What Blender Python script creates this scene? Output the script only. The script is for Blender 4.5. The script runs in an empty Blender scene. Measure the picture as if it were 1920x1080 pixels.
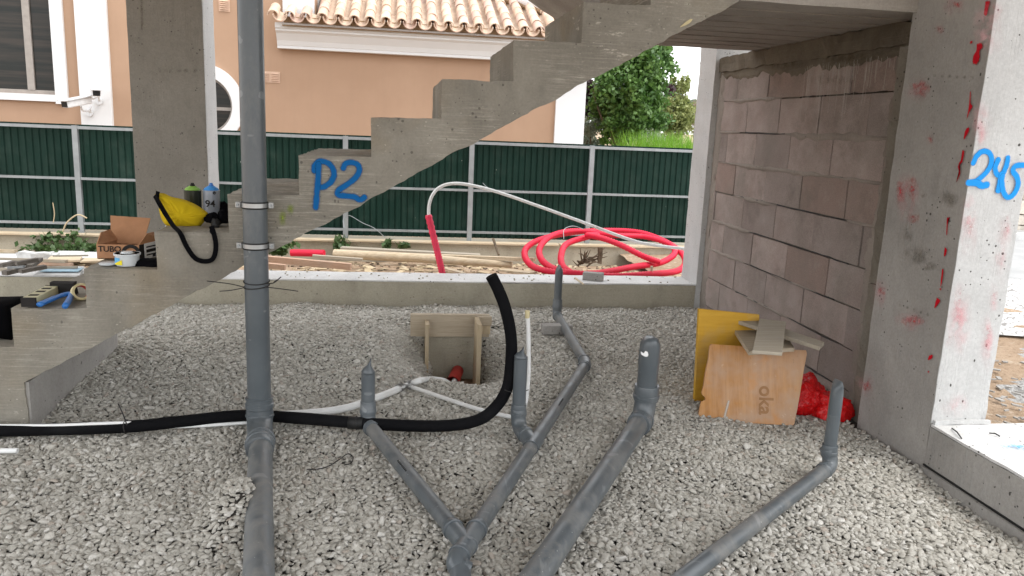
import bpy, bmesh, math, random
import numpy as np
from mathutils import Vector, Matrix, noise as mnoise
random.seed(7); rng = np.random.default_rng(7)
V = Vector
# ------------------------------------------------------------------ camera, world, sun, exposure
H = 1.4
FPX, PI_, RO_, YA_ = 1490.7, .20155, .04225, .14642
cy, sy, cp, sp = math.cos(YA_), math.sin(YA_), math.cos(PI_), math.sin(PI_)
FW = V((sy*cp, cy*cp, -sp)); R0 = V((cy, -sy, 0)); U0 = R0.cross(FW)
RT = R0*math.cos(RO_)+U0*math.sin(RO_); UP = -R0*math.sin(RO_)+U0*math.cos(RO_)
CAM = V((0, 0, H))
SC = bpy.context.scene; COL = SC.collection
cd = bpy.data.cameras.new("camera"); cam = bpy.data.objects.new("camera", cd); COL.objects.link(cam)
cd.sensor_width = 36; cd.lens = FPX/1920*36; cd.clip_start = .05; cd.clip_end = 3000
cam.matrix_world = Matrix(((RT.x, UP.x, -FW.x, 0), (RT.y, UP.y, -FW.y, 0), (RT.z, UP.z, -FW.z, H), (0, 0, 0, 1)))
SC.camera = cam
w = bpy.data.worlds.new("World"); SC.world = w; w.use_nodes = True
wn = w.node_tree.nodes; wl = w.node_tree.links
SUN_EL, SUN_AZ = math.radians(62), math.radians(125)      # azimuth clockwise from +Y
sky = wn.new('ShaderNodeTexSky'); sky.sky_type = 'NISHITA'; sky.sun_disc = False
sky.sun_elevation = SUN_EL; sky.sun_rotation = SUN_AZ; sky.dust_density = 1.2; sky.air_density = 1.0; sky.ozone_density = 1
hs = wn.new('ShaderNodeHueSaturation'); hs.inputs['Saturation'].default_value = .22
wl.new(sky.outputs[0], hs.inputs['Color'])
veil = wn.new('ShaderNodeMix'); veil.data_type = 'RGBA'; veil.inputs[0].default_value = .6      # thin bright overcast over the clear sky
veil.inputs[7].default_value = (9.5, 9.6, 9.8, 1); wl.new(hs.outputs[0], veil.inputs[6]); wl.new(veil.outputs[2], wn['Background'].inputs[0])
wn['Background'].inputs[1].default_value = .15
sl = bpy.data.lights.new("sun", 'SUN'); so = bpy.data.objects.new("sun", sl); COL.objects.link(so)
sl.energy = 0.9; sl.angle = math.radians(25); sl.color = (1, .97, .92)
sd = V((math.sin(SUN_AZ)*math.cos(SUN_EL), math.cos(SUN_AZ)*math.cos(SUN_EL), math.sin(SUN_EL)))
so.rotation_euler = sd.to_track_quat('Z', 'Y').to_euler()
SC.view_settings.view_transform = 'Standard'; SC.view_settings.look = 'None'
SC.view_settings.exposure = 1.06; SC.view_settings.gamma = 1; SC.view_settings.use_curve_mapping = False
SC.render.engine = 'CYCLES'; SC.cycles.max_bounces = 7; SC.cycles.diffuse_bounces = 4; SC.cycles.transparent_max_bounces = 12

def P(x, y, X=None, Y=None, Z=None):
    """world point seen at photo pixel (x, y) on the plane X=, Y= or Z="""
    d = FW+RT*((x-960)/FPX)-UP*((y-540)/FPX)
    i, v = (0, X) if X is not None else (1, Y) if Y is not None else (2, Z)
    return CAM+d*((v-CAM[i])/d[i])

# ------------------------------------------------------------------ materials
def lin(c): return tuple(c)+(1,) if len(c) == 3 else c
class NT:
    def __init__(s, name):
        s.m = bpy.data.materials.new(name); s.m.use_nodes = True
        s.n = s.m.node_tree.nodes; s.l = s.m.node_tree.links
        s.b = s.n['Principled BSDF']; s.tc = s.n.new('ShaderNodeTexCoord'); s.co = s.tc.outputs['Object']
    def mp(s, scale=(1, 1, 1), rot=(0, 0, 0), src=None):
        n = s.n.new('ShaderNodeMapping'); n.inputs['Scale'].default_value = scale; n.inputs['Rotation'].default_value = rot
        s.l.new(src or s.co, n.inputs[0]); return n.outputs[0]
    def noise(s, scale, detail=4, rough=.55, src=None, dist=0):
        n = s.n.new('ShaderNodeTexNoise'); n.inputs['Scale'].default_value = scale; n.inputs['Detail'].default_value = detail
        n.inputs['Roughness'].default_value = rough; n.inputs['Distortion'].default_value = dist
        s.l.new(src or s.co, n.inputs['Vector']); return n.outputs['Fac']
    def vor(s, scale, feat='F1', src=None, out='Distance', rand=1):
        n = s.n.new('ShaderNodeTexVoronoi'); n.feature = feat; n.inputs['Scale'].default_value = scale; n.inputs['Randomness'].default_value = rand
        s.l.new(src or s.co, n.inputs['Vector']); return n.outputs[out]
    def ramp(s, fac, a, b, c0=(0, 0, 0), c1=(1, 1, 1)):
        n = s.n.new('ShaderNodeValToRGB'); e = n.color_ramp.elements
        e[0].position = a; e[1].position = b; e[0].color = lin(c0); e[1].color = lin(c1)
        s.l.new(fac, n.inputs[0]); return n.outputs[0]
    def mix(s, fac, a, b, mode='MIX'):
        n = s.n.new('ShaderNodeMix'); n.data_type = 'RGBA'; n.blend_type = mode
        for i, v in ((0, fac), (6, a), (7, b)):
            if isinstance(v, (int, float)): n.inputs[i].default_value = v
            elif isinstance(v, tuple): n.inputs[i].default_value = lin(v)
            else: s.l.new(v, n.inputs[i])
        return n.outputs[2]
    def math(s, op, a, b=0.):
        n = s.n.new('ShaderNodeMath'); n.operation = op
        for i, v in ((0, a), (1, b)):
            if isinstance(v, (int, float)): n.inputs[i].default_value = v
            else: s.l.new(v, n.inputs[i])
        return n.outputs[0]
    def rnd(s):
        return s.n.new('ShaderNodeObjectInfo').outputs['Random']
    def bump(s, h, strength, dist=.01):
        n = s.n.new('ShaderNodeBump'); n.inputs['Strength'].default_value = strength; n.inputs['Distance'].default_value = dist
        s.l.new(h, n.inputs['Height'])
        if s.b.inputs['Normal'].is_linked: s.l.new(s.b.inputs['Normal'].links[0].from_socket, n.inputs['Normal'])
        s.l.new(n.outputs[0], s.b.inputs['Normal'])
    def end(s, col, rough=.8, spec=.3, metal=0):
        if isinstance(col, tuple): s.b.inputs['Base Color'].default_value = lin(col)
        else: s.l.new(col, s.b.inputs['Base Color'])
        if isinstance(rough, float) or isinstance(rough, int): s.b.inputs['Roughness'].default_value = rough
        else: s.l.new(rough, s.b.inputs['Roughness'])
        s.b.inputs['Specular IOR Level'].default_value = spec; s.b.inputs['Metallic'].default_value = metal
        return s.m

def concrete(name, c1, c2, pale, grain=(1.2, 1.2, 28), gr=.5, pores=.6, stain=.5, ochre=None):
    t = NT(name)
    big = t.ramp(t.noise(1.7, 5, .6, dist=.6), .3, .72)
    c = t.mix(big, c1, c2)
    if ochre: c = t.mix(t.ramp(t.noise(2.3, 3, .5, t.mp((1, 1, 1), (1, 2, 3))), .5, .75), c, ochre)
    g = t.ramp(t.noise(3.5, 6, .8, t.mp(grain)), .50, .66)
    gm = t.math('MULTIPLY', g, t.ramp(t.noise(2.4, 3, .5, t.mp((1, 1, 1), (3, 1, 0))), .42, .62))
    c = t.mix(t.math('MULTIPLY', gm, gr), c, pale)
    # pale scuffs of cement scale
    sc_ = t.ramp(t.noise(26, 4, .7, t.mp((.5, .5, 1.5))), .60, .68)
    sm = t.math('MULTIPLY', sc_, t.ramp(t.noise(1.9, 2, .5, t.mp((1, 1, 1), (0, 2, 5))), .5, .66))
    c = t.mix(t.math('MULTIPLY', sm, gr*.9), c, pale); c = t.mix(t.math('MULTIPLY', t.ramp(t.noise(11, 6, .75, t.mp((1, 1, 1), (7, 2, 0))), .5, .72), .45*stain+.1), c, tuple(x*.68 for x in c1))
    dk = t.ramp(t.noise(4.5, 6, .65, t.mp((1, 1, .45), (0, 0, 9))), .54, .78)
    c = t.mix(t.math('MULTIPLY', dk, stain), c, tuple(x*.5 for x in c1))
    spk = t.math('LESS_THAN', t.vor(58, src=t.mp((.6, .6, 1.3), (2, 5, 1))), .16); spk = t.math('MULTIPLY', spk, t.ramp(t.noise(6, 4, .7, t.mp((1, 1, 1), (9, 9, 1))), .52, .62))
    c = t.mix(t.math('MULTIPLY', spk, .25+gr*.5), c, pale)
    # pores: small voronoi cells, only some of them open
    sz = t.noise(7, 2)
    p = t.vor(34); po = t.math('LESS_THAN', p, t.math('MULTIPLY', t.ramp(sz, .42, .7), .21))
    p2 = t.vor(15, src=t.mp((1.3, 1.3, .8), (1, 1, 1))); po2 = t.math('LESS_THAN', p2, t.math('MULTIPLY', t.ramp(t.noise(5, 2, .5, t.mp((1, 1, 1), (5, 1, 1))), .46, .7), .12))
    pm = t.math('MAXIMUM', po, po2)
    c = t.mix(t.math('MULTIPLY', pm, pores), c, (.05, .045, .04))
    f = t.noise(90, 4, .7)
    c = t.mix(.35, c, t.ramp(f, .25, .75, (.35, .35, .35), (1, 1, 1)), 'MULTIPLY')
    t.bump(t.math('ADD', t.math('MULTIPLY', gm, .5), t.math('SUBTRACT', t.math('MULTIPLY', t.noise(14, 6, .65), .9), t.math('MULTIPLY', pm, 1.2))), .55, .006)
    t.bump(f, .3, .002)
    return t.end(c, .88, .25)

def wood(name, a, b, dark=(.10, .07, .05), scale=(2, 30, 30), rough=.8, fade=.0):
    t = NT(name)
    g = t.noise(2.2, 6, .65, t.mp(scale), .4)
    c = t.mix(t.ramp(g, .32, .68), a, b)
    c = t.mix(t.math('MULTIPLY', t.ramp(t.noise(7, 5, .7, t.mp(tuple(s*.6 for s in scale))), .62, .74), .6), c, dark)
    c = t.mix(t.math('MULTIPLY', t.rnd(), .35), c, tuple(x*.75 for x in b))
    c = t.mix(t.math('MULTIPLY', t.ramp(t.noise(5, 4, .6), .5, .7), .3+fade), c, (.34, .31, .27))
    kn = t.math('LESS_THAN', t.vor(4.5), .06); c = t.mix(t.math('MULTIPLY', kn, .6), c, dark)
    t.bump(g, .4, .004)
    return t.end(c, rough, .2)

def plain(name, col, rough=.5, spec=.4, metal=0, var=.12, vs=12, bump=0, bs=60, bd=.002, var2=None):
    t = NT(name)
    c = t.mix(t.ramp(t.noise(vs, 5, .6), .3, .7), tuple(x*(1-var) for x in col), tuple(min(1, x*(1+var)) for x in col))
    if var2: c = t.mix(t.ramp(t.noise(vs*.4, 4, .6, t.mp((1, 1, 1), (2, 1, 0))), .5, .7), c, var2)
    if bump: t.bump(t.noise(bs, 4, .6), bump, bd)
    return t.end(c, rough, spec, metal)

def pvc():
    t = NT('grey_pvc')
    c = t.mix(t.ramp(t.noise(3, 4, .6), .35, .7), (.086, .101, .111), (.122, .138, .149))
    du = t.math('MULTIPLY', t.ramp(t.noise(6, 6, .75, t.mp((1, 1, .4))), .50, .76), .42)
    c = t.mix(du, c, (.27, .27, .255))                      # cement dust
    s1 = t.ramp(t.noise(16, 2, .4, t.mp((1, .06, 1), (.4, .3, 1.1))), .705, .72)
    s2 = t.ramp(t.noise(14, 2, .4, t.mp((.08, 1, 1), (.2, .9, -.5))), .71, .725)
    c = t.mix(t.math('MULTIPLY', t.math('MAXIMUM', s1, s2), .22), c, (.45, .47, .47))
    t.bump(t.noise(4, 3), .08, .02)
    return t.end(c, t.math('ADD', t.math('MULTIPLY', du, .6), .30), .5)

M = {}
M['conc_stair'] = concrete('stair_concrete', (.215, .198, .165), (.39, .362, .305), (.60, .555, .47), gr=.95, pores=.55, stain=.35, ochre=(.31, .255, .175))
M['conc_col'] = concrete('column_concrete', (.25, .232, .20), (.33, .31, .272), (.40, .38, .34), gr=.15, pores=.75, stain=.35, grain=(10, 10, .6))
M['conc_beam'] = concrete('beam_concrete', (.42, .385, .30), (.52, .485, .39), (.62, .58, .50), gr=.35, pores=.5, stain=.4)
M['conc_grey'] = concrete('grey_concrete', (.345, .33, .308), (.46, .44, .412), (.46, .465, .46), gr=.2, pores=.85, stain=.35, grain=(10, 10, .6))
M['conc_pale_lit'] = concrete('pale_daylit_concrete', (.55, .55, .54), (.68, .68, .67), (.76, .76, .75), gr=.3, pores=.9, stain=.12, grain=(10, 10, .6))  # pale concrete; also carries the daylight of the lit column faces
M['conc_dark'] = concrete('dark_stained_concrete', (.115, .095, .07), (.22, .19, .145), (.32, .28, .22), gr=.4, pores=.4, stain=.6)
M['conc_soffit'] = concrete('board_marked_soffit', (.33, .30, .265), (.47, .435, .39), (.56, .525, .47), gr=.7, pores=.3, stain=.3, grain=(.5, 9, 9))
M['daylit_top'] = concrete('daylit_white_top', (.66, .655, .64), (.82, .815, .80), (.86, .86, .85), gr=.3, pores=.9, stain=.30, grain=(4, 4, 4))  # daylight on the beam tops put into the colour, with dark flecks
M['block'] = None
t = NT('pink_grey_block')
c = t.mix(t.ramp(t.noise(5, 5, .6), .3, .7), (.38, .30, .27), (.49, .41, .375))
c = t.mix(t.rnd(), c, t.mix(.65, c, (.20, .178, .165))); c = t.mix(t.math('MULTIPLY', t.math('GREATER_THAN', t.rnd(), .75), .4), c, (.40, .27, .22)); c = t.mix(t.math('MULTIPLY', t.ramp(t.noise(6, 6, .75), .55, .7), .35), c, (.46, .40, .36)); c = t.mix(t.math('MULTIPLY', t.ramp(t.noise(3.5, 5, .7, t.mp((1, 1, 1), (4, 0, 2))), .52, .7), .4), c, (.13, .11, .095))
c = t.mix(t.math('MULTIPLY', t.ramp(t.noise(2.2, 4, .6, t.mp((1, 1, 1), (1, 0, 2))), .45, .68), .55), c, (.22, .20, .175))
c = t.mix(.5, c, t.ramp(t.noise(160, 3, .7), .3, .7, (.45, .45, .45), (1, 1, 1)), 'MULTIPLY')
t.bump(t.noise(120, 4, .7), .6, .003); t.bump(t.noise(12, 3), .4, .006)
M['block'] = t.end(c, .95, .1)
M['mortar'] = concrete('mortar', (.17, .15, .12), (.27, .245, .205), (.3, .28, .24), gr=.2, pores=.8, stain=.6, grain=(3, 3, 3))
M['mortar_smear'] = concrete('squeezed_mortar', (.25, .215, .185), (.36, .315, .275), (.34, .31, .28), gr=.2, pores=.5, stain=.3, grain=(3, 3, 3))
M['pvc'] = pvc()
def dusty():
    t = NT('dusty_grey_pvc'); c = t.mix(t.ramp(t.noise(3, 4, .6), .35, .7), (.085, .098, .106), (.125, .138, .146))
    a = t.math('MULTIPLY', t.ramp(t.noise(4.5, 7, .78, dist=.8), .46, .66), .62); c = t.mix(a, c, (.29, .275, .25))
    k_ = t.math('MULTIPLY', t.ramp(t.noise(9, 6, .8, t.mp((1, 1, 1), (1, 2, 0))), .60, .72), .6); c = t.mix(k_, c, (.045, .05, .055))
    s1 = t.ramp(t.noise(18, 3, .5, t.mp((1, .07, 1), (.4, .3, 1.1))), .66, .69); s2 = t.ramp(t.noise(22, 2, .4, t.mp((.12, 1, 1), (.2, .9, -.5))), .69, .71)
    c = t.mix(t.math('MULTIPLY', t.math('MAXIMUM', s1, s2), .2), c, (.40, .41, .41)); sp = t.math('LESS_THAN', t.vor(45), .10); c = t.mix(t.math('MULTIPLY', t.math('MULTIPLY', sp, t.ramp(t.noise(5, 2), .5, .6)), .7), c, (.52, .51, .47))
    t.bump(t.noise(25, 4, .7), .12, .004); return t.end(c, t.math('ADD', t.math('MULTIPLY', a, .7), .34), .45)
M['pvc_dusty'] = dusty()
M['black_foam'] = plain('black_foam_insulation', (.005, .005, .006), .85, .12, bump=.3, bs=200, bd=.001, var2=(.010, .010, .011))
M['white_pipe'] = plain('white_pipe', (.84, .85, .84), .32, .5, var=.05, var2=(.76, .75, .72))
M['metal_ring'] = plain('crimped_metal', (.36, .36, .35), .35, .5, .8)
M['galv'] = plain('galvanised_steel', (.30, .32, .33), .5, .4, .4, var=.14, vs=9)
M['steel_strip'] = plain('steel_strip', (.45, .46, .46), .42, .5, .8)
M['black_rubber'] = plain('black_rubber', (.012, .012, .012), .6)
M['wire'] = plain('black_wire', (.02, .019, .018), .6)
M['red_pipe'] = plain('red_conduit', (.66, .010, .045), .5, .35, var=.06)
M['red_sleeve'] = plain('red_braided_sleeve', (.80, .04, .10), .5, .4, bump=.8, bs=220, bd=.003)
M['dark_red'] = plain('dusty_red_plastic', (.55, .035, .03), .5, .4, var=.15)
M['ply_yellow'] = wood('yellow_shutter_board', (.62, .34, .035), (.72, .42, .055), (.35, .17, .02), (3, 3, 26), .45)
M['ply_orange'] = None
t = NT('orange_plywood')
g = t.noise(2.0, 6, .65, t.mp((26, 3, 2)), .3)
c = t.mix(t.ramp(g, .35, .66), (.42, .19, .055), (.58, .30, .11))
c = t.mix(t.math('MULTIPLY', t.ramp(t.noise(3.4, 4, .6), .40, .60), .85), c, (.50, .34, .235))
c = t.mix(t.math('MULTIPLY', t.ramp(t.noise(5.5, 3, .55, t.mp((1, 1, 1), (2, 2, 0))), .56, .70), .8), c, (.62, .25, .04))
c = t.mix(t.math('MULTIPLY', t.ramp(t.noise(30, 5, .75), .62, .68), t.ramp(t.noise(3, 3), .5, .62)), c, (.66, .52, .40))
c = t.mix(t.math('MULTIPLY', t.ramp(t.noise(9, 4, .7, t.mp((18, 8, .8))), .67, .72), .7), c, (.17, .08, .03))
t.bump(g, .3, .003); M['ply_orange'] = t.end(c, .6, .3)
M['timber'] = wood('weathered_timber', (.40, .33, .24), (.54, .46, .35), scale=(2, 30, 30))
M['timber_v'] = wood('formwork_timber', (.42, .33, .21), (.55, .45, .31), scale=(30, 30, 2.5))
M['timber_pink'] = wood('pink_timber', (.55, .35, .24), (.66, .46, .34), scale=(2, 30, 30))
M['timber_grey'] = wood('grey_timber', (.36, .315, .25), (.46, .41, .33), scale=(2, 30, 30), fade=.1)
M['timber_dark'] = wood('dark_timber', (.10, .09, .08), (.18, .16, .14), scale=(2, 30, 30))
M['timber_pale'] = wood('pale_timber', (.42, .32, .20), (.68, .57, .42), (.20, .14, .09), (1.2, 22, 22))
M['cardboard'] = plain('cardboard', (.44, .235, .13), .9, .1, var=.07, vs=30)
M['print_black'] = plain('black_print', (.03, .028, .027), .8, .1)
M['print_white'] = plain('white_print', (.75, .75, .76), .6, .2)
M['print_stamp'] = plain('faded_stamp', (.36, .20, .10), .8, .1)
M['yellow_cloth'] = plain('yellow_cloth', (.60, .43, .012), .85, .15, var=.08, bump=.25, bs=300)
M['black_cloth'] = plain('black_webbing', (.004, .004, .005), .95, .05)
M['clear_plastic'] = plain('milky_plastic', (.62, .66, .68), .3, .5, var=.04)
M['blue'] = plain('blue_plastic', (.03, .17, .50), .4, .5)
M['sky_blue'] = plain('blue_label', (.12, .42, .72), .5)
M['lemon'] = plain('yellow_label', (.82, .70, .02), .5)
M['dark_can'] = plain('dark_green_can', (.022, .028, .020), .3, .5, .3)
M['green_cap'] = plain('green_overspray', (.24, .45, .08), .6)
M['grey_can'] = plain('grey_can', (.33, .37, .44), .35, .5, .2)
M['blue_cap'] = plain('blue_overspray', (.05, .28, .68), .6)
M['level'] = plain('dusty_level', (.50, .47, .30), .6)
M['tape'] = plain('masking_tape', (.66, .57, .33), .7)
M['foil'] = plain('silver_film', (.5, .51, .53), .25, .5, .8, bump=.8, bs=25, bd=.02)
M['white_wall'] = plain('white_render', (.72, .72, .72), .85, .15, var=.02, vs=3)
M['film_blue'] = plain('pale_blue_film', (.38, .56, .68), .4, .4, var=.2, vs=30)
M['foam'] = plain('dirty_white_foam', (.55, .55, .54), .8, .2, var=.2, vs=8, bump=.4, bs=20, bd=.01)
M['peach'] = None
t = NT('peach_render'); c = t.mix(t.ramp(t.noise(.8, 6, .65), .3, .7), (.385, .250, .168), (.44, .292, .200)); c = t.mix(t.math('MULTIPLY', t.ramp(t.noise(1.5, 5, .7, t.mp((5, 1, .35))), .5, .8), .18), c, (.30, .20, .14))
t.bump(t.noise(60, 4), .15, .004); M['peach'] = t.end(c, .9, .15)
M['vent'] = plain('peach_vent', (.58, .40, .29), .6)
M['frame_grey'] = plain('taupe_frame', (.33, .30, .27), .45)
t = NT('window_glass'); t.b.inputs['Roughness'].default_value = .06
c = t.mix(t.ramp(t.noise(2.2, 3, .5, t.mp((.3, 1, 7))), .4, .62), (.018, .020, .018), (.045, .038, .032)); M['glass'] = t.end(c, .12, .22)
M['camera_white'] = plain('camera_housing', (.70, .71, .72), .35)
t = NT('clay_roof_tile')
c = t.mix(t.rnd(), (.58, .44, .33), (.72, .60, .48)); c = t.mix(t.ramp(t.noise(7, 5, .65), .45, .72), c, (.56, .37, .28))
c = t.mix(t.math('MULTIPLY', t.math('GREATER_THAN', t.rnd(), .82), .6), c, (.48, .32, .27))
t.bump(t.noise(40, 4), .3, .004); M['tile'] = t.end(c, .9, .15)
M['tile_mortar'] = plain('roof_mortar', (.42, .30, .19), .95, .1, var=.3, vs=60, bump=.8, bs=70, bd=.01)
t = NT('green_sheet')
sp_ = t.math('LESS_THAN', t.vor(9, src=t.mp((1, 1, .8))), .035); sp_ = t.math('MULTIPLY', sp_, t.ramp(t.noise(3, 2), .5, .56))
c = t.mix(t.ramp(t.noise(1.2, 4), .3, .7), (.005, .023, .016), (.009, .034, .025))
c = t.mix(t.math('MULTIPLY', t.ramp(t.noise(5, 5, .7), .5, .8), .3), c, (.08, .11, .09))
c = t.mix(sp_, c, (.5, .5, .46)); c = t.mix(t.math('MULTIPLY', t.rnd(), .45), c, (.004, .016, .012)); c = t.mix(t.math('MULTIPLY', t.ramp(t.noise(2.5, 4, .7, t.mp((6, 1, .4))), .5, .8), .25), c, (.05, .08, .065)); M['sheet'] = t.end(c, .6, .15)
def paint(name, col, soft=.22, patch=0., ps=30, dens=1.):
    """sprayed or brushed paint with a ragged, misty edge: alpha from the UV across the stroke"""
    t = NT(name)
    uv = t.n.new('ShaderNodeUVMap').outputs[0]; s = t.n.new('ShaderNodeSeparateXYZ'); t.l.new(uv, s.inputs[0])
    e = t.math('SUBTRACT', 1., t.math('ABSOLUTE', t.math('SUBTRACT', t.math('MULTIPLY', s.outputs[1], 2.), 1.)))   # 0 at rim, 1 mid
    n = t.math('SUBTRACT', t.noise(45, 4, .7), .5)
    a = t.ramp(t.math('ADD', e, t.math('MULTIPLY', n, .5)), .12, .12+soft*2)
    if patch: a = t.math('MULTIPLY', a, t.ramp(t.noise(ps, 5, .75), .5-.12+patch*.2, .5+.06+patch*.2))
    a = t.math('MULTIPLY', a, dens)
    t.l.new(a, t.b.inputs['Alpha']); return t.end(col, .8, .15)
M['spray_blue'] = paint('blue_spray_paint', (.006, .115, .34), .2)
M['spray_cyan'] = paint('bright_blue_spray_paint', (.02, .30, .78), .16)
M['spray_green'] = paint('green_spray_dust', (.28, .36, .05), .5, 0, dens=.7)
M['spray_red'] = paint('red_spray_dust', (.58, .05, .06), .5, .15, 45, .8)
M['pink_mist'] = paint('pink_overspray', (.80, .34, .37), .5, .2, 22, .34)
M['speckle'] = paint('red_speckle', (.62, .06, .08), .5, .72, 95, .8)
M['red_flake'] = paint('red_paint', (.55, .006, .018), .06)
M['drip'] = paint('pale_drip', (.62, .58, .52), .3, 0, 50, .75)
M['blue_dust'] = paint('blue_overspray_patch', (.05, .42, .80), .3, .3, 40, .8)
M['white_paint'] = paint('white_scrape', (.85, .85, .84), .08)
M['damp'] = paint('damp_stain', (.12, .095, .06), .5, .1, 20, .55)
t = NT('red_film'); t.b.inputs['Transmission Weight'].default_value = .15
t.bump(t.noise(18, 4, .6, dist=1.5), .9, .02); M['red_film'] = t.end((.75, .008, .010), .22, .5)
def leafmat(name, a, b, trans=.25):
    t = NT(name); c = t.mix(t.ramp(t.noise(3, 3, .6), .35, .65), a, b)
    c = t.mix(.5, c, t.ramp(t.noise(60, 2), .3, .7, (.45, .45, .45), (1.3, 1.3, 1.3)), 'MULTIPLY')
    t.b.inputs['Subsurface Weight'].default_value = 0
    t.l.new(c, t.b.inputs['Base Color']); t.b.inputs['Roughness'].default_value = .5
    tr = t.n.new('ShaderNodeBsdfTranslucent'); t.l.new(c, tr.inputs[0]); mx = t.n.new('ShaderNodeMixShader'); mx.inputs[0].default_value = trans
    out = t.n['Material Output']; t.l.new(t.b.outputs[0], mx.inputs[1]); t.l.new(tr.outputs[0], mx.inputs[2]); t.l.new(mx.outputs[0], out.inputs[0])
    return t.m
M['leaf_green'] = leafmat('green_leaves', (.05, .125, .025), (.15, .27, .06))
M['leaf_purple'] = leafmat('purple_leaves', (.022, .008, .013), (.05, .015, .022))
M['leaf_yellow'] = leafmat('yellow_green_foliage', (.20, .25, .07), (.34, .36, .13))
M['leaf_pale'] = leafmat('pale_foliage', (.20, .25, .17), (.34, .38, .28))
M['leaf_dark'] = leafmat('dark_foliage', (.02, .05, .02), (.04, .09, .03))
M['leaf_brown'] = leafmat('dry_foliage', (.25, .19, .13), (.36, .28, .20))
M['grass'] = leafmat('lush_grass', (.16, .36, .02), (.26, .48, .05), .35)
M['weed'] = leafmat('weed_leaves', (.05, .10, .03), (.11, .19, .06))
M['straw'] = plain('dry_stalk', (.50, .40, .26), .8)
M['bark'] = plain('bark', (.14, .11, .08), .9, .1, var=.3, bump=.6, bs=30, bd=.01)
t = NT('stone_chips')
r = t.rnd(); c = t.mix(t.ramp(r, 0, 1), (.45, .43, .38), (.65, .625, .565))
c = t.mix(t.ramp(r, .80, .98), c, (.73, .71, .66)); c = t.mix(t.math('MULTIPLY', t.math('LESS_THAN', r, .03), .5), c, (.52, .42, .35))
c = t.mix(t.math('MULTIPLY', t.noise(2, 3), .3), c, (.46, .43, .38))
t.bump(t.noise(9, 4, .7), .35, .1); M['stone'] = t.end(c, .85, .25)
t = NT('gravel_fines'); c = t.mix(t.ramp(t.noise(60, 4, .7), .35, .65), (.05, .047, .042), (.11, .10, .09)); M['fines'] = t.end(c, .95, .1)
t = NT('sandy_dirt')
c = t.mix(t.ramp(t.noise(1.4, 5, .65), .3, .7), (.36, .25, .165), (.52, .39, .28)); c = t.mix(t.ramp(t.noise(28, 5, .75), .52, .66), c, (.28, .19, .12))
c = t.mix(t.ramp(t.noise(9, 4, .7, t.mp((1, 1, 1), (3, 0, 1))), .56, .70), c, (.60, .50, .39)); t.bump(t.noise(30, 6, .75), 1, .03); M['dirt'] = t.end(c, .95, .1)
t = NT('pale_grit'); c = t.mix(t.ramp(t.noise(60, 5, .8), .42, .58), (.26, .25, .24), (.60, .59, .57)); t.bump(t.noise(50, 5, .8), 1, .02); M['grit'] = t.end(c, .95, .1)
M['road'] = plain('pale_road', (.34, .34, .335), .9, .2, var=.1, vs=3, bump=.2)
t = NT('cobbles'); c = t.mix(t.ramp(t.vor(11, 'DISTANCE_TO_EDGE'), .03, .09), (.22, .21, .20), (.56, .55, .53)); t.bump(t.vor(11, 'DISTANCE_TO_EDGE'), .6, .02); M['cobble'] = t.end(c, .9, .2)
M['stone_wall'] = plain('stone_wall', (.55, .50, .43), .9, .1, var=.25, vs=7, bump=.5, bs=20, bd=.02)

# ------------------------------------------------------------------ builders
ORG = {}
def world_org(p): return ORG[p.name] if p else V((0, 0, 0))
def link(o, parent, org):
    COL.objects.link(o)
    if parent: o.parent = parent
    o.location = org-world_org(parent); ORG[o.name] = org
    return o
def put(name, vf, mat, parent=None, smooth=False, org=None, kind=None, label=None, uv=None, bevel=0, sharp=None):
    """one mesh object; vf = (verts, faces) in world coordinates; its origin is its parent's (or org)"""
    vs, fs = vf
    if org is None: org = world_org(parent) if parent else V((0, 0, 0))
    me = bpy.data.meshes.new(name); me.from_pydata([tuple(V(v)-org) for v in vs], [], fs)
    if uv: 
        l = me.uv_layers.new(name='UVMap')
        for lp in me.loops: l.data[lp.index].uv = uv[lp.vertex_index]
    if bevel or not uv:
        bm = bmesh.new(); bm.from_mesh(me)
        if bevel: bmesh.ops.bevel(bm, geom=[e for e in bm.edges if len(e.link_faces) == 2 and e.calc_face_angle(0) > .5], offset=bevel, segments=1, affect='EDGES', clamp_overlap=True)
        if not uv: bmesh.ops.recalc_face_normals(bm, faces=bm.faces)
        bm.to_mesh(me); bm.free()
    mats = mat if isinstance(mat, (list, tuple)) else [mat]
    for m in mats: me.materials.append(M[m] if isinstance(m, str) else m)
    if smooth:
        me.polygons.foreach_set('use_smooth', [True]*len(me.polygons))
        if sharp: me.set_sharp_from_angle(angle=math.radians(sharp))
    o = bpy.data.objects.new(name, me); link(o, parent, org)
    if kind: o['kind'] = kind
    if label: o['label'] = label
    return o
def tag(o, label, cat, group=None, kind=None):
    if label: o['label'] = label
    if cat: o['category'] = cat
    if group: o['group'] = group
    if kind: o['kind'] = kind
    return o
def thing(name, label, cat, loc, group=None):
    o = bpy.data.objects.new(name, None); o.empty_display_size = .1; link(o, None, V(loc)); return tag(o, label, cat, group)
def top(name, vf, mat, label, cat, group=None, **k):
    vs = [V(v) for v in vf[0]]
    org = V((sum(v.x for v in vs)/len(vs), sum(v.y for v in vs)/len(vs), min(v.z for v in vs)))
    return tag(put(name, vf, mat, org=org, **k), label, cat, group)

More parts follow.
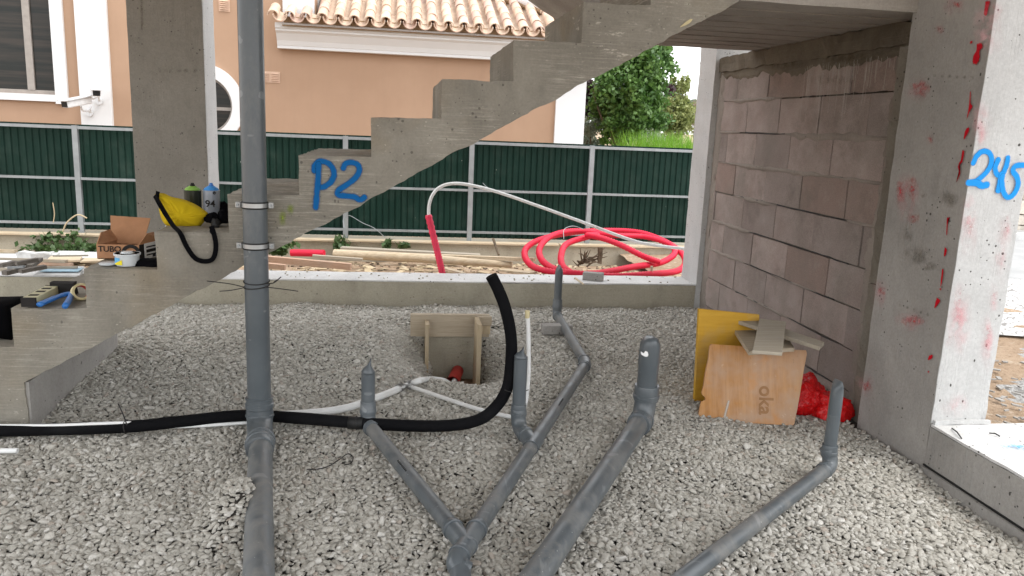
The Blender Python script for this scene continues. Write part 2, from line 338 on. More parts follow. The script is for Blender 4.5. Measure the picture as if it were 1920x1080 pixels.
def merge(*parts):
    vs, fs = [], []
    for v, f in parts:
        n = len(vs); vs += [V(a) for a in v]; fs += [tuple(i+n for i in q) for q in f]
    return vs, fs
def boxm(x0, x1, y0, y1, z0, z1):
    v = [V((x, y, z)) for z in (z0, z1) for y in (y0, y1) for x in (x0, x1)]
    return v, [(0, 2, 3, 1), (4, 5, 7, 6), (0, 1, 5, 4), (2, 6, 7, 3), (0, 4, 6, 2), (1, 3, 7, 5)]
def obox(c, ax, ay, az):
    """box of centre c and half-axis vectors"""
    v = [c+ax*i+ay*j+az*k for k in (-1, 1) for j in (-1, 1) for i in (-1, 1)]
    return v, boxm(0, 1, 0, 1, 0, 1)[1]
def rough_box(x0, x1, y0, y1, z0, z1, cell=.08, amp=.003, seed=0, skip=()):
    """box with gridded, slightly uneven faces so that its arrises wander"""
    nx, ny, nz = [max(1, min(60, round(abs(d)/cell))) for d in (x1-x0, y1-y0, z1-z0)]
    idx, vs, fs = {}, [], []
    def vid(i, j, k):
        if (i, j, k) not in idx:
            p = V((x0+(x1-x0)*i/nx, y0+(y1-y0)*j/ny, z0+(z1-z0)*k/nz)); q = p*9+V((seed*3.1, seed, 0))
            vs.append(p+(mnoise.noise_vector(q)+mnoise.noise_vector(q*3)*.6)*amp); idx[(i, j, k)] = len(vs)-1
        return idx[(i, j, k)]
    for i in range(nx):
        for j in range(ny):
            for k in (0, nz): fs.append((vid(i, j, k), vid(i+1, j, k), vid(i+1, j+1, k), vid(i, j+1, k)))
    for i in range(nx):
        for k in range(nz):
            for j in (0, ny): fs.append((vid(i, j, k), vid(i+1, j, k), vid(i+1, j, k+1), vid(i, j, k+1)))
    for j in range(ny):
        for k in range(nz):
            for i in (0, nx): fs.append((vid(i, j, k), vid(i, j+1, k), vid(i, j+1, k+1), vid(i, j, k+1)))
    return vs, fs
def bar(a, b, wd, th, up=V((0, 0, 1))):
    a, b = V(a), V(b); d = (b-a); s = d.cross(up).normalized()*wd/2; u = s.cross(d).normalized()*th/2
    return obox((a+b)/2, d/2, s, u)
def slab4(c4, th):
    """a board from its four corners and a thickness away from the camera side"""
    c4 = [V(c) for c in c4]; n = (c4[1]-c4[0]).cross(c4[3]-c4[0]).normalized()
    if n.dot(CAM-c4[0]) > 0: n = -n
    v = c4+[c+n*th for c in c4]
    return v, [(0, 1, 2, 3), (7, 6, 5, 4), (0, 4, 5, 1), (1, 5, 6, 2), (2, 6, 7, 3), (3, 7, 4, 0)]
def catmull(pts, n=8):
    pts = [V(p) for p in pts]; q = [pts[0]*2-pts[1]]+pts+[pts[-1]*2-pts[-2]]; out = []
    for i in range(1, len(q)-2):
        a, b, c, d = q[i-1:i+3]
        for k in range(n):
            t_ = k/n; out.append(.5*((2*b)+(c-a)*t_+(2*a-5*b+4*c-d)*t_*t_+(3*b-a-3*c+d)*t_**3))
    return out+[pts[-1]]
def tube(pts, r, seg=16, caps=True, flat=None):
    pts = [V(p) for p in pts]; n = len(pts); rs = r if isinstance(r, (list, tuple)) else [r]*n
    t0 = (pts[1]-pts[0]).normalized(); a = V((0, 0, 1)) if abs(t0.z) < .9 else V((1, 0, 0)); u = t0.cross(a).normalized()
    vs, fs = [], []
    for i in range(n):
        t_ = (pts[min(i+1, n-1)]-pts[max(i-1, 0)]).normalized(); u = (u-t_*u.dot(t_)).normalized(); v = t_.cross(u)
        f = flat[i] if flat else 1
        for k in range(seg):
            g = 2*math.pi*k/seg; vs.append(pts[i]+u*(math.cos(g)*rs[i])+v*(math.sin(g)*rs[i]*f))
    for i in range(n-1):
        for k in range(seg):
            k2 = (k+1) % seg; fs.append((i*seg+k, i*seg+k2, (i+1)*seg+k2, (i+1)*seg+k))
    if caps: fs += [tuple(range(seg))[::-1], tuple((n-1)*seg+k for k in range(seg))]
    return vs, fs
def ring(c, d, r, ln, seg=24, lip=0):
    """a pipe socket: a short collar with a raised bead at one end"""
    c, d = V(c), V(d).normalized(); rr, pp = [], []
    for s, k in ((0, 1), (.12, 1.0), (.16, 1+lip), (.36, 1+lip), (.42, 1.0), (.94, 1.0), (1, .97)): pp.append(c+d*ln*s); rr.append(r*k)
    return tube(pp, rr, seg)
def lathe(c, prof, seg=24, axis=V((0, 0, 1))):
    return tube([V(c)+axis*z for z, r in prof], [max(r, 1e-4) for z, r in prof], seg)
def ribbon(pts, wd, normal, n=5, lift=.0012, fix=True):
    """flat stroke on a plane: pts world, width, plane normal; returns mesh and uv"""
    ps = catmull(pts, n) if len(pts) > 2 else [V(p) for p in pts]; nn = V(normal).normalized(); vs, fs, uv = [], [], []
    L = len(ps); ws = wd if isinstance(wd, (list, tuple)) else None
    for i, p in enumerate(ps):
        t_ = (ps[min(i+1, L-1)]-ps[max(i-1, 0)]).normalized(); s = t_.cross(nn).normalized()
        w_ = wd if ws is None else ws[min(len(ws)-1, int(i/(L-1)*(len(ws)-1)+.5))]
        for k, f in enumerate((-1, 0, 1)):
            vs.append(p+s*(w_/2*f)+nn*lift)
            e = 1 if 0 < i < L-1 else .0
            uv.append((i/(L-1), (.0, .5, 1.)[k] if e else .04 if k == 1 else 0))
    for i in range(L-1):
        for k in (0, 1): fs.append((i*3+k, i*3+k+1, i*3+k+4, i*3+k+3))
    # round ends
    for i0, sgn in ((0, -1), (L-1, 1)):
        t_ = ((ps[1]-ps[0]) if sgn < 0 else (ps[-1]-ps[-2])).normalized(); s = t_.cross(nn).normalized()
        w_ = (wd if ws is None else (ws[0] if sgn < 0 else ws[-1]))/2; b0 = len(vs)
        vs.append(ps[i0]+nn*lift*1.0); uv.append((0, .5))
        for q in range(9):
            g = math.pi*q/8; vs.append(ps[i0]+s*math.cos(g)*w_*-1+t_*sgn*math.sin(g)*w_+nn*lift); uv.append((0, 0))
        for q in range(8): fs.append((b0, b0+1+q, b0+2+q))
    if True:
        for k in (0, 1, 2):
            uv[k] = (0, (0, .5, 1)[k]); uv[(L-1)*3+k] = (0, (0, .5, 1)[k])
    return vs, fs, uv
def blob(poly, normal, lift=.0012):
    """a filled patch, paint thickest in the middle"""
    c = sum((V(p) for p in poly), V())/len(poly); n = V(normal).normalized()
    ps = catmull([V(p) for p in poly]+[V(poly[0])], 4)[:-1]
    vs = [c+n*lift]+[p+n*lift for p in ps]; uv = [(0, .5)]+[(0, 0)]*len(ps); m = len(ps)
    return vs, [(0, 1+i, 1+(i+1) % m) for i in range(m)], uv
def mark(name, items, mat, parent, **k):
    vs, fs, uv = [], [], []
    for i, (v, f, u) in enumerate(items):
        n = len(vs); vs += v; fs += [tuple(a+n for a in q) for q in f]; uv += u
    return put(name, (vs, fs), mat, parent, uv=uv, **k)
def text_mesh(name, body, size, mat, parent, M4, bold=.0, label=None):
    cu = bpy.data.curves.new(name, 'FONT'); cu.body = body; cu.size = size; cu.align_x = 'CENTER'; cu.align_y = 'CENTER'; cu.offset = bold
    tmp = bpy.data.objects.new(name, cu); me = bpy.data.meshes.new_from_object(tmp); bpy.data.objects.remove(tmp)
    me.transform(Matrix.Translation(-world_org(parent)) @ M4); me.materials.append(M[mat])
    o = bpy.data.objects.new(name, me); link(o, parent, world_org(parent))
    if label: o['label'] = label
    return o
def frame4(o, x, z):
    """matrix whose X is x, whose Y is z (text up) and whose Z faces outward"""
    x = V(x).normalized(); y = V(z).normalized(); n = x.cross(y); return Matrix(((x.x, y.x, n.x, o[0]), (x.y, y.y, n.y, o[1]), (x.z, y.z, n.z, o[2]), (0, 0, 0, 1)))
# ------------------------------------------------------------------ ground
def ghv(x, y):
    """gravel height"""
    x = np.asarray(x, float); y = np.asarray(y, float)
    g = .10*np.exp(-((x+.55)**2/.7+(y-4.9)**2/.35))+.07*np.exp(-((x+1.65)**2/.12+(y-4.4)**2/.5))
    g += .07*np.exp(-((x-.38)**2/.25+(y-5.45)**2/.05))
    g -= .40*np.exp(-(((x-.385)/.30)**2+((y-4.77)/.37)**2)**1.15)
    g -= .16*np.exp(-((x-.39)/.17)**6-((y-5.03)/.145)**6)
    g += .115*np.exp(-((x+.555)**2/.0075+(y-2.72)**2/.030))+.03*np.exp(-((x+.85)**2/.09+(y-2.6)**2/.15))
    g -= .035*np.clip((x-1.5)/.8, 0, 1)*np.clip((4.5-y)/2, 0, 1)
    g += .010*np.sin(x*5.1+1.3*np.sin(y*4))*np.cos(y*6.3+x)+.006*np.sin(x*13+y*7)
    return g
def gh(x, y): return float(ghv(x, y))
GX0, GX1, GY0, GY1 = -3.3, 2.44, 1.35, 6.05
def grid(x0, x1, y0, y1, nx, ny, f):
    vs = [(x0+(x1-x0)*i/nx, y0+(y1-y0)*j/ny, f(x0+(x1-x0)*i/nx, y0+(y1-y0)*j/ny)) for j in range(ny+1) for i in range(nx+1)]
    return vs, [(j*(nx+1)+i, j*(nx+1)+i+1, (j+1)*(nx+1)+i+1, (j+1)*(nx+1)+i) for j in range(ny) for i in range(nx)]
gv, gf = grid(-3.6, 2.44, -2, 6.06, 200, 260, lambda x, y: gh(x, y)-.015)
gf = [f for f in gf if not (.20 < gv[f[0]][0] < .56 and 4.88 < gv[f[0]][1] < 5.15)]
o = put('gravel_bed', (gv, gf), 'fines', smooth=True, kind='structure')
def dh(x, y):
    z = .08-.27*min(1, max(0, (y-6.4)/2.7))
    return z+.02*mnoise.noise(V((x*1.7, y*1.7, 0)))+.012*mnoise.noise(V((x*6, y*6, 3)))
o = put('dirt_ground', grid(-12, 2.9, 6.38, 9.12, 150, 60, dh), 'dirt', smooth=True, kind='structure')
put('ground', ([(-400, -400, -.35), (400, -400, -.35), (400, 900, -.35), (-400, 900, -.35)], [(0, 1, 2, 3)]), 'dirt', kind='structure')
# stone chips as instances grown inside geometry nodes
def stones(name, pts, rots, scl, mat):
    me = bpy.data.meshes.new(name); me.from_pydata([], [], []); me.vertices.add(len(pts))
    me.vertices.foreach_set('co', np.asarray(pts, np.float32).ravel())
    for nm, arr, ty, at_ in (('rot', rots, 'FLOAT_VECTOR', 'vector'), ('scl', scl, 'FLOAT_VECTOR', 'vector')):
        a = me.attributes.new(nm, ty, 'POINT'); a.data.foreach_set(at_, np.asarray(arr, np.float32).ravel())
    a = me.attributes.new('pick', 'INT', 'POINT'); a.data.foreach_set('value', rng.integers(0, 12, len(pts)).astype(np.int32))
    me.materials.append(M[mat]); o = bpy.data.objects.new(name, me); link(o, None, V((0, 0, 0)))
    ng = bpy.data.node_groups.new(name, 'GeometryNodeTree'); N = ng.nodes; L = ng.links
    ng.interface.new_socket('Geometry', in_out='INPUT', socket_type='NodeSocketGeometry'); ng.interface.new_socket('Geometry', in_out='OUTPUT', socket_type='NodeSocketGeometry')
    gi = N.new('NodeGroupInput'); go = N.new('NodeGroupOutput'); g2i = N.new('GeometryNodeGeometryToInstance')
    for k in range(12):
        ic = N.new('GeometryNodeMeshIcoSphere'); ic.inputs['Radius'].default_value = .5; ic.inputs['Subdivisions'].default_value = 2
        sp = N.new('GeometryNodeSetPosition'); tn = N.new('ShaderNodeTexNoise'); tn.noise_dimensions = '4D'
        tn.inputs['W'].default_value = k*7.3; tn.inputs['Scale'].default_value = 1.7; tn.inputs['Detail'].default_value = 1.5
        sb = N.new('ShaderNodeVectorMath'); sb.operation = 'SUBTRACT'; sb.inputs[1].default_value = (.5, .5, .5)
        ml = N.new('ShaderNodeVectorMath'); ml.operation = 'SCALE'; ml.inputs['Scale'].default_value = 1.0
        L.new(tn.outputs['Color'], sb.inputs[0]); L.new(sb.outputs[0], ml.inputs[0]); L.new(ml.outputs[0], sp.inputs['Offset']); L.new(ic.outputs[0], sp.inputs[0])
        sm = N.new('GeometryNodeSetMaterial'); sm.inputs[2].default_value = M[mat]; L.new(sp.outputs[0], sm.inputs[0]); ss = N.new('GeometryNodeSetShadeSmooth'); ss.inputs[2].default_value = True
        L.new(sm.outputs[0], ss.inputs[0]); L.new(ss.outputs[0], g2i.inputs[0])
    ip = N.new('GeometryNodeInstanceOnPoints'); L.new(gi.outputs[0], ip.inputs['Points']); L.new(g2i.outputs[0], ip.inputs['Instance']); ip.inputs['Pick Instance'].default_value = True
    for nm, sock, ty in (('rot', 'Rotation', 'FLOAT_VECTOR'), ('scl', 'Scale', 'FLOAT_VECTOR'), ('pick', 'Instance Index', 'INT')):
        na = N.new('GeometryNodeInputNamedAttribute'); na.data_type = ty; na.inputs[0].default_value = nm
        if nm == 'rot':
            er = N.new('FunctionNodeEulerToRotation'); L.new(na.outputs[0], er.inputs[0]); L.new(er.outputs[0], ip.inputs[sock])
        else: L.new(na.outputs[0], ip.inputs[sock])
    L.new(ip.outputs[0], go.inputs[0]); md = o.modifiers.new('scatter', 'NODES'); md.node_group = ng
    return o
def hexpts(x0, x1, y0, y1, d):
    xs = np.arange(x0, x1, d); ys = np.arange(y0, y1, d*.866); X, Y = np.meshgrid(xs, ys); X = X+(np.arange(len(ys)) % 2)[:, None]*d/2
    X = X.ravel()+rng.normal(0, d*.22, X.size); Y = Y.ravel()+rng.normal(0, d*.22, Y.size); return X, Y
def inside_box(X, Y): return (X > .20) & (X < .57) & (Y > 5.07)&(Y < 5.2)
X, Y = hexpts(GX0, GX1, GY0, GY1, .0158); X2, Y2 = hexpts(GX0, GX1, GY0, GY1, .036)
X = np.concatenate([X, X2]); Y = np.concatenate([Y, Y2]); up2 = np.concatenate([np.zeros(len(X)-len(X2)), np.full(len(X2), .008)])
ex = rng.random((6500, 2))*[.9, .85]+[-.07, 4.4]; X = np.concatenate([X, ex[:, 0]]); Y = np.concatenate([Y, ex[:, 1]]); up2 = np.concatenate([up2, np.full(6500, .0)])
keep = ~((X > 2.30) & (Y < 3.66)) & ~((X < -1.57) & (Y > 3.5) & (Y < 4.45)) & ~inside_box(X, Y) & ~(((X > .235) & (X < .54) & (Y > 4.94) & (Y < 5.12)))
X, Y, up2 = X[keep], Y[keep], up2[keep]; n = len(X)
s = np.clip(rng.lognormal(math.log(.0188), .24, n), .010, .036); s[rng.random(n) < .004] *= 1.45
Zs = ghv(X, Y)+up2+rng.normal(0, .0028, n)-.006
tilt = rng.normal(0, .34, (n, 2)); rots = np.stack([tilt[:, 0], tilt[:, 1], rng.random(n)*6.28], 1)
o = stones('gravel', np.stack([X, Y, Zs], 1), rots, np.stack([s*1.18, s*rng.uniform(.72, 1, n), s*rng.uniform(.38, .66, n)], 1), 'stone')
tag(o, 'grey crushed limestone gravel filling the floor between the beams', 'gravel', kind='stuff')

# ------------------------------------------------------------------ right outside: grit, cobbles, road, bank
def sheet(name, pts, z, mat): return put(name, ([(x, y, z) for x, y in pts], [tuple(range(len(pts)))]), mat, kind='structure')
put('rubble_verge', grid(2.62, 9.9, -3, 9.9, 90, 150, lambda x, y: -.04+.05*mnoise.noise(V((x*1.2, y*1.2, 5)))+.03*mnoise.noise(V((x*5, y*5, 1)))+(.10*math.exp(-((x-4.7)**2/.5+(y-5.9)**2/3)))), ['grit', 'dirt'], smooth=True, kind='structure')
me = bpy.data.objects['rubble_verge'].data
for p in me.polygons:
    c = p.center
    if c.y-1.25*c.x > -.75+.5*mnoise.noise(c*1.5): p.material_index = 1
vp_ = [P(1840, 640, Z=-.02), P(1925, 690, Z=-.02)]
def out_pt(px, py, z): q = P(px, py, Z=z); return (q.x, q.y)
# road and paving beyond the verge
far0 = P(1920, 640, Z=.02); far1 = P(1920, 560, Z=.03); far2 = P(1920, 455, Z=.05)
sheet('cobbled_pavement', [(3.9, far0.y+.2), (14, far0.y-2.2), (14, far1.y+.0), (3.9, far1.y+1.2)], .045, 'cobble')
sheet('road', [(3.9, far1.y+1.2), (14, far1.y), (40, far1.y-6), (60, 30), (3.9, 30)], .040, 'road')
kb = P(1905, 446, Z=.05); kc = P(1905, 462, Z=.05)

# ------------------------------------------------------------------ foundation beams, columns, ceiling
bb = thing('foundation_beam', 'low concrete beam with daylight-whitened top across the back of the gravel', 'beam', (0, 6.2, 0))
put('beam_body', rough_box(-7, 2.40, 6.06, 6.40, -.5, .184, .09, .003, 1), 'conc_beam', bb)
put('beam_top', rough_box(-7, 2.40, 6.064, 6.40, .185, .195, .05, .004, 2), 'daylit_top', bb)
rb_ = thing('foundation_beam', 'low grey concrete beam running toward the viewer along the right side', 'beam', (2.5, 1.5, 0))
put('beam_body', rough_box(2.316, 2.80, -1.5, 2.998, -.5, .184, .09, .003, 3), 'conc_grey', rb_)
put('beam_top', rough_box(2.319, 2.80, -1.5, 2.998, .185, .196, .05, .004, 4), 'daylit_top', rb_)
put('form_joint', boxm(2.311, 2.318, -1.5, 3.0, .004, .012), 'black_rubber', rb_)
put('lower_lip', rough_box(2.300, 2.316, -1.5, 3.0, -.3, .003, .09, .002, 5), 'conc_grey', rb_)
bt = P(1890, 838, Z=.197)
mark('blue_overspray', [blob([V((bt.x-.09, bt.y+.02, .2)), V((bt.x+.02, bt.y+.05, .2)), V((bt.x+.16, bt.y-.03, .2)), V((bt.x+.14, bt.y-.10, .2)), V((bt.x+.02, bt.y-.07, .2))], (0, 0, 1), .0025)], 'blue_dust', rb_)
for a_, b_ in (((1785, 803), (1803, 822)), ((1855, 812), (1875, 818))):
    a_, b_ = P(*a_, Z=.2), P(*b_, Z=.2); tag(top('bent_nail', tube([a_, (a_+b_)/2+V((0, 0, .006)), b_], .003, 6), 'wire', None, None), 'thin dark nail lying on the right beam top, %s' % ('nearest the numbered column' if a_.x < 2.5 else 'beside the blue overspray'), 'nail')

c1 = thing('concrete_column', 'wide raw concrete column behind the stair on the left', 'column', (-1.62, 6.2, .2))
put('shaft', rough_box(-1.87, -1.371, 6.061, 6.40, .196, 2.96, .1, .004, 6), 'conc_col', c1)
put('lit_face', rough_box(-1.3715, -1.366, 6.064, 6.397, .2, 2.96, .1, .003, 7), 'conc_pale_lit', c1)  # pale plate: daylight on this side put into the colour
for k, x in enumerate((300, 312, 322, 336, 350, 366)):
    mark('spacer_ghost', [blob([P(x+8*math.cos(a)*(.6+.5*random.random()), 132+6*math.sin(a), Y=6.057) for a in (0, 1, 2, 3, 4, 5)], (0, -1, 0), .004)], 'damp', c1)
mark('damp_streak', [ribbon([P(266, 0, Y=6.057), P(267, 55, Y=6.057)], .03, (0, -1, 0), lift=.004)], 'damp', c1)
0 and mark('dark_edge', [ribbon([P(240, 0, Y=6.057), P(243, 60, Y=6.057), P(249, 140, Y=6.057), P(250, 230, Y=6.057)], .10, (0, -1, 0), lift=.003)], 'damp', c1)
c2 = thing('concrete_column', 'narrow pale concrete column at the far corner of the block wall', 'column', (2.47, 6.2, .2))
put('shaft', rough_box(2.402, 2.72, 6.061, 6.40, -.1, 2.96, .1, .005, 8), 'conc_pale_lit', c2)  # pale throughout: the daylight washing over it is put into the colour
for zz in (1.62, 1.13, .62):
    for k in range(5):
        mark('spacer_ghost', [blob([V((2.42+k*.017+.006*math.cos(a), 6.056, zz-.002*k+.014*math.sin(a))) for a in (0, 1, 2, 3, 4, 5)], (0, -1, 0), .005)], 'damp', c2)
c3 = thing('concrete_column', 'near right column sprayed with blue 245 and splashed with red', 'column', (2.45, 3.25, 0))
put('shaft', rough_box(2.320, 2.555, 3.004, 3.53, -.2, 2.96, .09, .003, 9), 'conc_grey', c3)
put('side_fin', rough_box(2.557, 2.605, 3.03, 3.50, .19, 2.96, .06, .004, 41), 'conc_pale_lit', c3)
put('lit_face', rough_box(2.320, 2.557, 3.0, 3.004, .2, 2.96, .05, .0022, 10), 'conc_pale_lit', c3)  # daylit front brightened by colour, over the grey shaft
put('foot_fillet', rough_box(2.33, 2.60, 2.985, 3.0, .197, .215, .03, .005, 11), 'conc_pale_lit', c3)
for z0, z1, a in ((-.2, .7, .012), (.7, 1.5, .009), (1.5, 1.84, .012)):
    put('mortar_edge', rough_box(2.355, 2.45, 3.50, 3.66-a, z0, z1, .035, .011, z0), 'mortar', c3)
ny = (0, -1, 0); nx_ = (-1, 0, 0); Yf = 2.9995; Xf = 2.3195
def F(*pts): return [P(1440+a/4, 270+b/4, Y=Yf) for a, b in pts]
wd = .031
mark('painted_number', [ribbon(F((1535, 140), (1560, 90), (1605, 55), (1650, 65), (1672, 115), (1655, 180), (1605, 240), (1545, 285)), wd, ny, lift=.0045),
    ribbon(F((1500, 290), (1560, 292), (1600, 312), (1635, 305)), wd*1.25, ny, lift=.0052),
    ribbon(F((1722, 118), (1698, 175), (1712, 225), (1745, 235), (1780, 170), (1795, 105)), wd, ny, lift=.0045),
    ribbon(F((1748, 225), (1735, 290), (1722, 345)), wd*1.2, ny, lift=.005),
    ribbon(F((1912, 158), (1850, 165), (1832, 205), (1862, 250), (1868, 310), (1840, 370), (1795, 400), (1762, 365), (1748, 290), (1752, 240)), wd, ny, lift=.0055)], 'spray_cyan', c3, label='bright blue sprayed 245')
def FL(*pts): return [P(1440+a/4, b/4, X=Xf) for a, b in pts]
fl = [[(1640, 0), (1680, 0), (1668, 50), (1650, 130), (1625, 120), (1632, 60)], [(1575, 320), (1610, 305), (1625, 345), (1600, 380), (1600, 440), (1580, 495), (1540, 490), (1545, 420), (1570, 375)],
      [(1525, 310), (1545, 305), (1540, 325), (1522, 330)], [(1525, 670), (1532, 660), (1530, 770), (1548, 800), (1525, 840), (1495, 920), (1512, 820), (1520, 750)], [(1500, 955), (1520, 950), (1515, 990), (1475, 1060), (1480, 1000)]]
b2 = [(1470, 20, 1486, 40, 1470, 130, 1440, 160, 1452, 240, 1415, 310, 1440, 250, 1430, 170, 1460, 100), (1350, 538, 1378, 538, 1360, 560, 1352, 690, 1345, 690), (1335, 765, 1353, 790, 1340, 840, 1326, 845), (1315, 925, 1328, 930, 1315, 1040, 1300, 1080)]
fl += [[(q[i], q[i+1]+1080) for i in range(0, len(q), 2)] for q in b2]
fl += [[(1290, 2165), (1310, 2160), (1305, 2180)], [(1275, 2225), (1305, 2250), (1290, 2280), (1255, 2320), (1262, 2270)], [(1215, 2665), (1245, 2658), (1240, 2690), (1205, 2705)], [(1205, 2785), (1218, 2780), (1212, 2800)]]
mark('red_flake', [blob(FL(*q), nx_, .006) for q in fl], 'red_flake', c3)
def patch(px, py, rx, ry, **k): 
    g = [P(px+rx*math.cos(a)*random.uniform(.8, 1.1), py+ry*math.sin(a)*random.uniform(.8, 1.1), **k) for a in np.arange(0, 6.2, .7)]
    return blob(g, nx_ if 'X' in k else ny, .0055+random.random()*.001)
mark('red_dust', [patch(1690, 358, 12, 32, X=Xf), patch(1712, 350, 14, 30, X=Xf), patch(1714, 410, 18, 12, X=Xf), patch(1728, 165, 24, 20, X=Xf), patch(1765, 55, 12, 10, X=Xf), patch(1800, 8, 16, 9, X=Xf), patch(1745, 262, 8, 12, X=Xf), patch(1655, 545, 10, 10, X=Xf), patch(1715, 602, 30, 12, X=Xf), patch(1627, 725, 10, 12, X=Xf)], 'spray_red', c3)
mark('red_dust', [patch(1886, 425, 8, 28, Y=Yf), patch(1816, 420, 10, 18, Y=Yf), patch(1865, 557, 7, 14, Y=Yf), patch(1852, 615, 8, 12, Y=Yf), patch(1778, 640, 9, 22, Y=Yf), patch(1795, 560, 9, 30, Y=Yf)], 'speckle', c3)
mark('pink_overspray', [patch(1850, 60, 40, 70, Y=Yf), patch(1838, 230, 26, 60, Y=Yf), patch(1815, 430, 22, 80, Y=Yf), patch(1800, 600, 30, 100, Y=Yf), patch(1850, 640, 20, 70, Y=Yf), patch(1790, 760, 40, 25, Y=Yf), patch(1875, 470, 16, 80, Y=Yf)], 'pink_mist', c3)
mark('faded_red', [patch(1702, 372, 34, 62, X=Xf), patch(1722, 172, 30, 30, X=Xf), patch(1710, 600, 40, 26, X=Xf), patch(1790, 12, 30, 22, X=Xf), patch(1652, 548, 20, 40, X=Xf), patch(1625, 720, 22, 30, X=Xf)], 'pink_mist', c3)
mark('faded_red', [patch(1888, 430, 12, 40, Y=Yf), patch(1818, 400, 14, 50, Y=Yf), patch(1862, 560, 12, 40, Y=Yf), patch(1852, 630, 12, 40, Y=Yf), patch(1795, 590, 16, 60, Y=Yf), patch(1868, 20, 25, 20, Y=Yf), patch(1838, 250, 12, 40, Y=Yf)], 'pink_mist', c3)
mark('damp_patch', [patch(1725, 480, 36, 24, X=Xf), patch(1705, 440, 14, 24, X=Xf), patch(1745, 500, 22, 12, X=Xf), patch(1735, 365, 8, 8, X=Xf), patch(1783, 372, 22, 22, X=Xf)]+[patch(1755+i*14, 142+i*.7, 5, 5, X=Xf) for i in range(6)]+[patch(1690+i*13, 572+i*4.5, 4, 5, X=Xf) for i in range(5)], 'damp', c3)
ceil = put('ceiling', rough_box(-3.6, 2.95, -.6, 6.14, 2.97, 3.2, .3, .002, 12), 'conc_pale_lit', kind='structure')  # unseen floor above; its edges are placed to set the light below

# ------------------------------------------------------------------ block wall
wall = thing('block_wall', 'unfinished pinkish concrete block wall on the right with drips down its top', 'wall', (2.55, 4.8, 0))
put('mortar_bed', rough_box(2.467, 2.64, 3.53, 6.059, -.15, 1.86, .06, .003, 13), 'mortar', wall)
zj = [.053-.2275, .053, .2805, .508, .7355, .963, 1.1905, 1.418, 1.6455, 1.86]
uB = {}
for r in range(9):
    off = (5.45, 5.70, 5.46, 5.72, 5.43, 5.62, 5.32, 5.51, 5.21)[r]-1.01
    z0, z1 = zj[r]+.004, zj[r+1]-.005
    ys = [y for y in [off+k*.505+random.uniform(-.006, .006) for k in range(-3, 5)] if 3.50 < y < 6.03]
    ys = [3.50]+[y for y in ys if y-3.5 > .06]+[6.055]
    for a, b in zip(ys[:-1], ys[1:]):
        sd_ = random.random()*99; dx = random.uniform(-.003, .004)
        o = put('block', rough_box(2.45+dx, 2.60, a+.003+random.uniform(0, .003), b-.003-random.uniform(0, .002), z0+random.uniform(-.002, .002), z1+random.uniform(-.003, .002), .10, .0022, sd_), 'block', wall)
# squeezed mortar blobs along some bed joints
def smear(y0, y1, z, seed, h=.012):
    n_ = max(4, int((y1-y0)/.018)); vs, fs = [], []
    for i in range(n_+1):
        y = y0+(y1-y0)*i/n_; k = mnoise.noise(V((y*9, seed, 0)))*.5+.5; k2 = mnoise.noise(V((y*9, seed, 7)))*.5+.5; e = min(1, 4*min(i, n_-i)/n_)
        zt, zb = z+h*(.3+k*1.6)*e, z-h*(.3+k2*2.6)*e; x = 2.447-.010*k*e
        vs += [V((2.458, y, zt+.003)), V((x, y, zt-.3*(zt-zb))), V((x-.001, y, zb+.25*(zt-zb))), V((2.458, y, zb-.003))]
    for i in range(n_):
        for k in range(3): fs.append((i*4+k, i*4+k+1, i*4+k+5, i*4+k+4))
    return vs, fs
for (a, b, z, s_, h) in ((3.7, 5.0, 1.418, 1, .02), (5.0, 5.9, 1.647, 2, .012), (4.0, 5.95, 1.19, 3, .013), (3.75, 4.25, 1.19, 4, .008), (4.9, 5.6, .96, 5, .010), (5.2, 6.0, .735, 6, .012), (5.3, 6.0, .508, 8, .012), (3.7, 4.1, .963, 9, .007), (4.4, 5.5, .28, 10, .006), (4.3, 4.9, .508, 11, .004), (5.6, 6.02, 1.418, 12, .008)):
    put('mortar_smear', smear(a, b, z, s_*3.7, h), 'mortar_smear', wall, smooth=True)
put('mortar_fillet', rough_box(2.446, 2.47, 5.99, 6.058, -.1, 1.86, .035, .008, 14), 'mortar_smear', wall)
put('mortar_fillet', rough_box(2.436, 2.47, 3.62, 3.74, -.1, 1.84, .035, .008, 15), 'mortar', wall)
put('ring_beam', rough_box(2.430, 2.70, 3.53, 6.055, 1.865, 1.975, .045, .014, 16), 'conc_dark', wall)
def skin(name, y0, y1, z0, z1, edge, seed, mat='mortar_smear', amp=.05, x=2.447):
    """thin trowelled mortar skin over the blocks, ragged along one edge"""
    vert = edge in 'LR'; n_ = max(8, int(((z1-z0) if vert else (y1-y0))/.02)); m_ = 5; vs, fs = [], []
    for i in range(n_+1):
        u = i/n_; rag = amp*(mnoise.noise(V((u*(n_*.02)*7, seed, 0)))+.5*mnoise.noise(V((u*(n_*.02)*22, seed, 3))))
        for j in range(m_+1):
            v = j/m_; d_ = .006*math.sin(math.pi*min(1, (1-v)*1.2+.0))+.003*mnoise.noise(V((u*30, v*3, seed)))
            if vert:
                a_, b_ = (y0, y1+rag) if edge == 'R' else (y1, y0+rag); y = a_+(b_-a_)*v; z = z0+(z1-z0)*u
            else:
                y = y0+(y1-y0)*u; a_, b_ = z1, z0+rag; z = a_+(b_-a_)*v
            vs.append(V((x-d_ if j < m_ else x+.006, y, z)))
    for i in range(n_):
        for j in range(m_): a_ = i*(m_+1)+j; fs.append((a_, a_+1, a_+m_+2, a_+m_+1))
    put(name, (vs, fs), mat, wall, smooth=True)
skin('mortar_skin', 3.50, 3.86, -.15, .9, 'R', 1.1, amp=.06); skin('mortar_skin', 3.50, 3.82, .9, 1.84, 'R', 2.7, amp=.05)
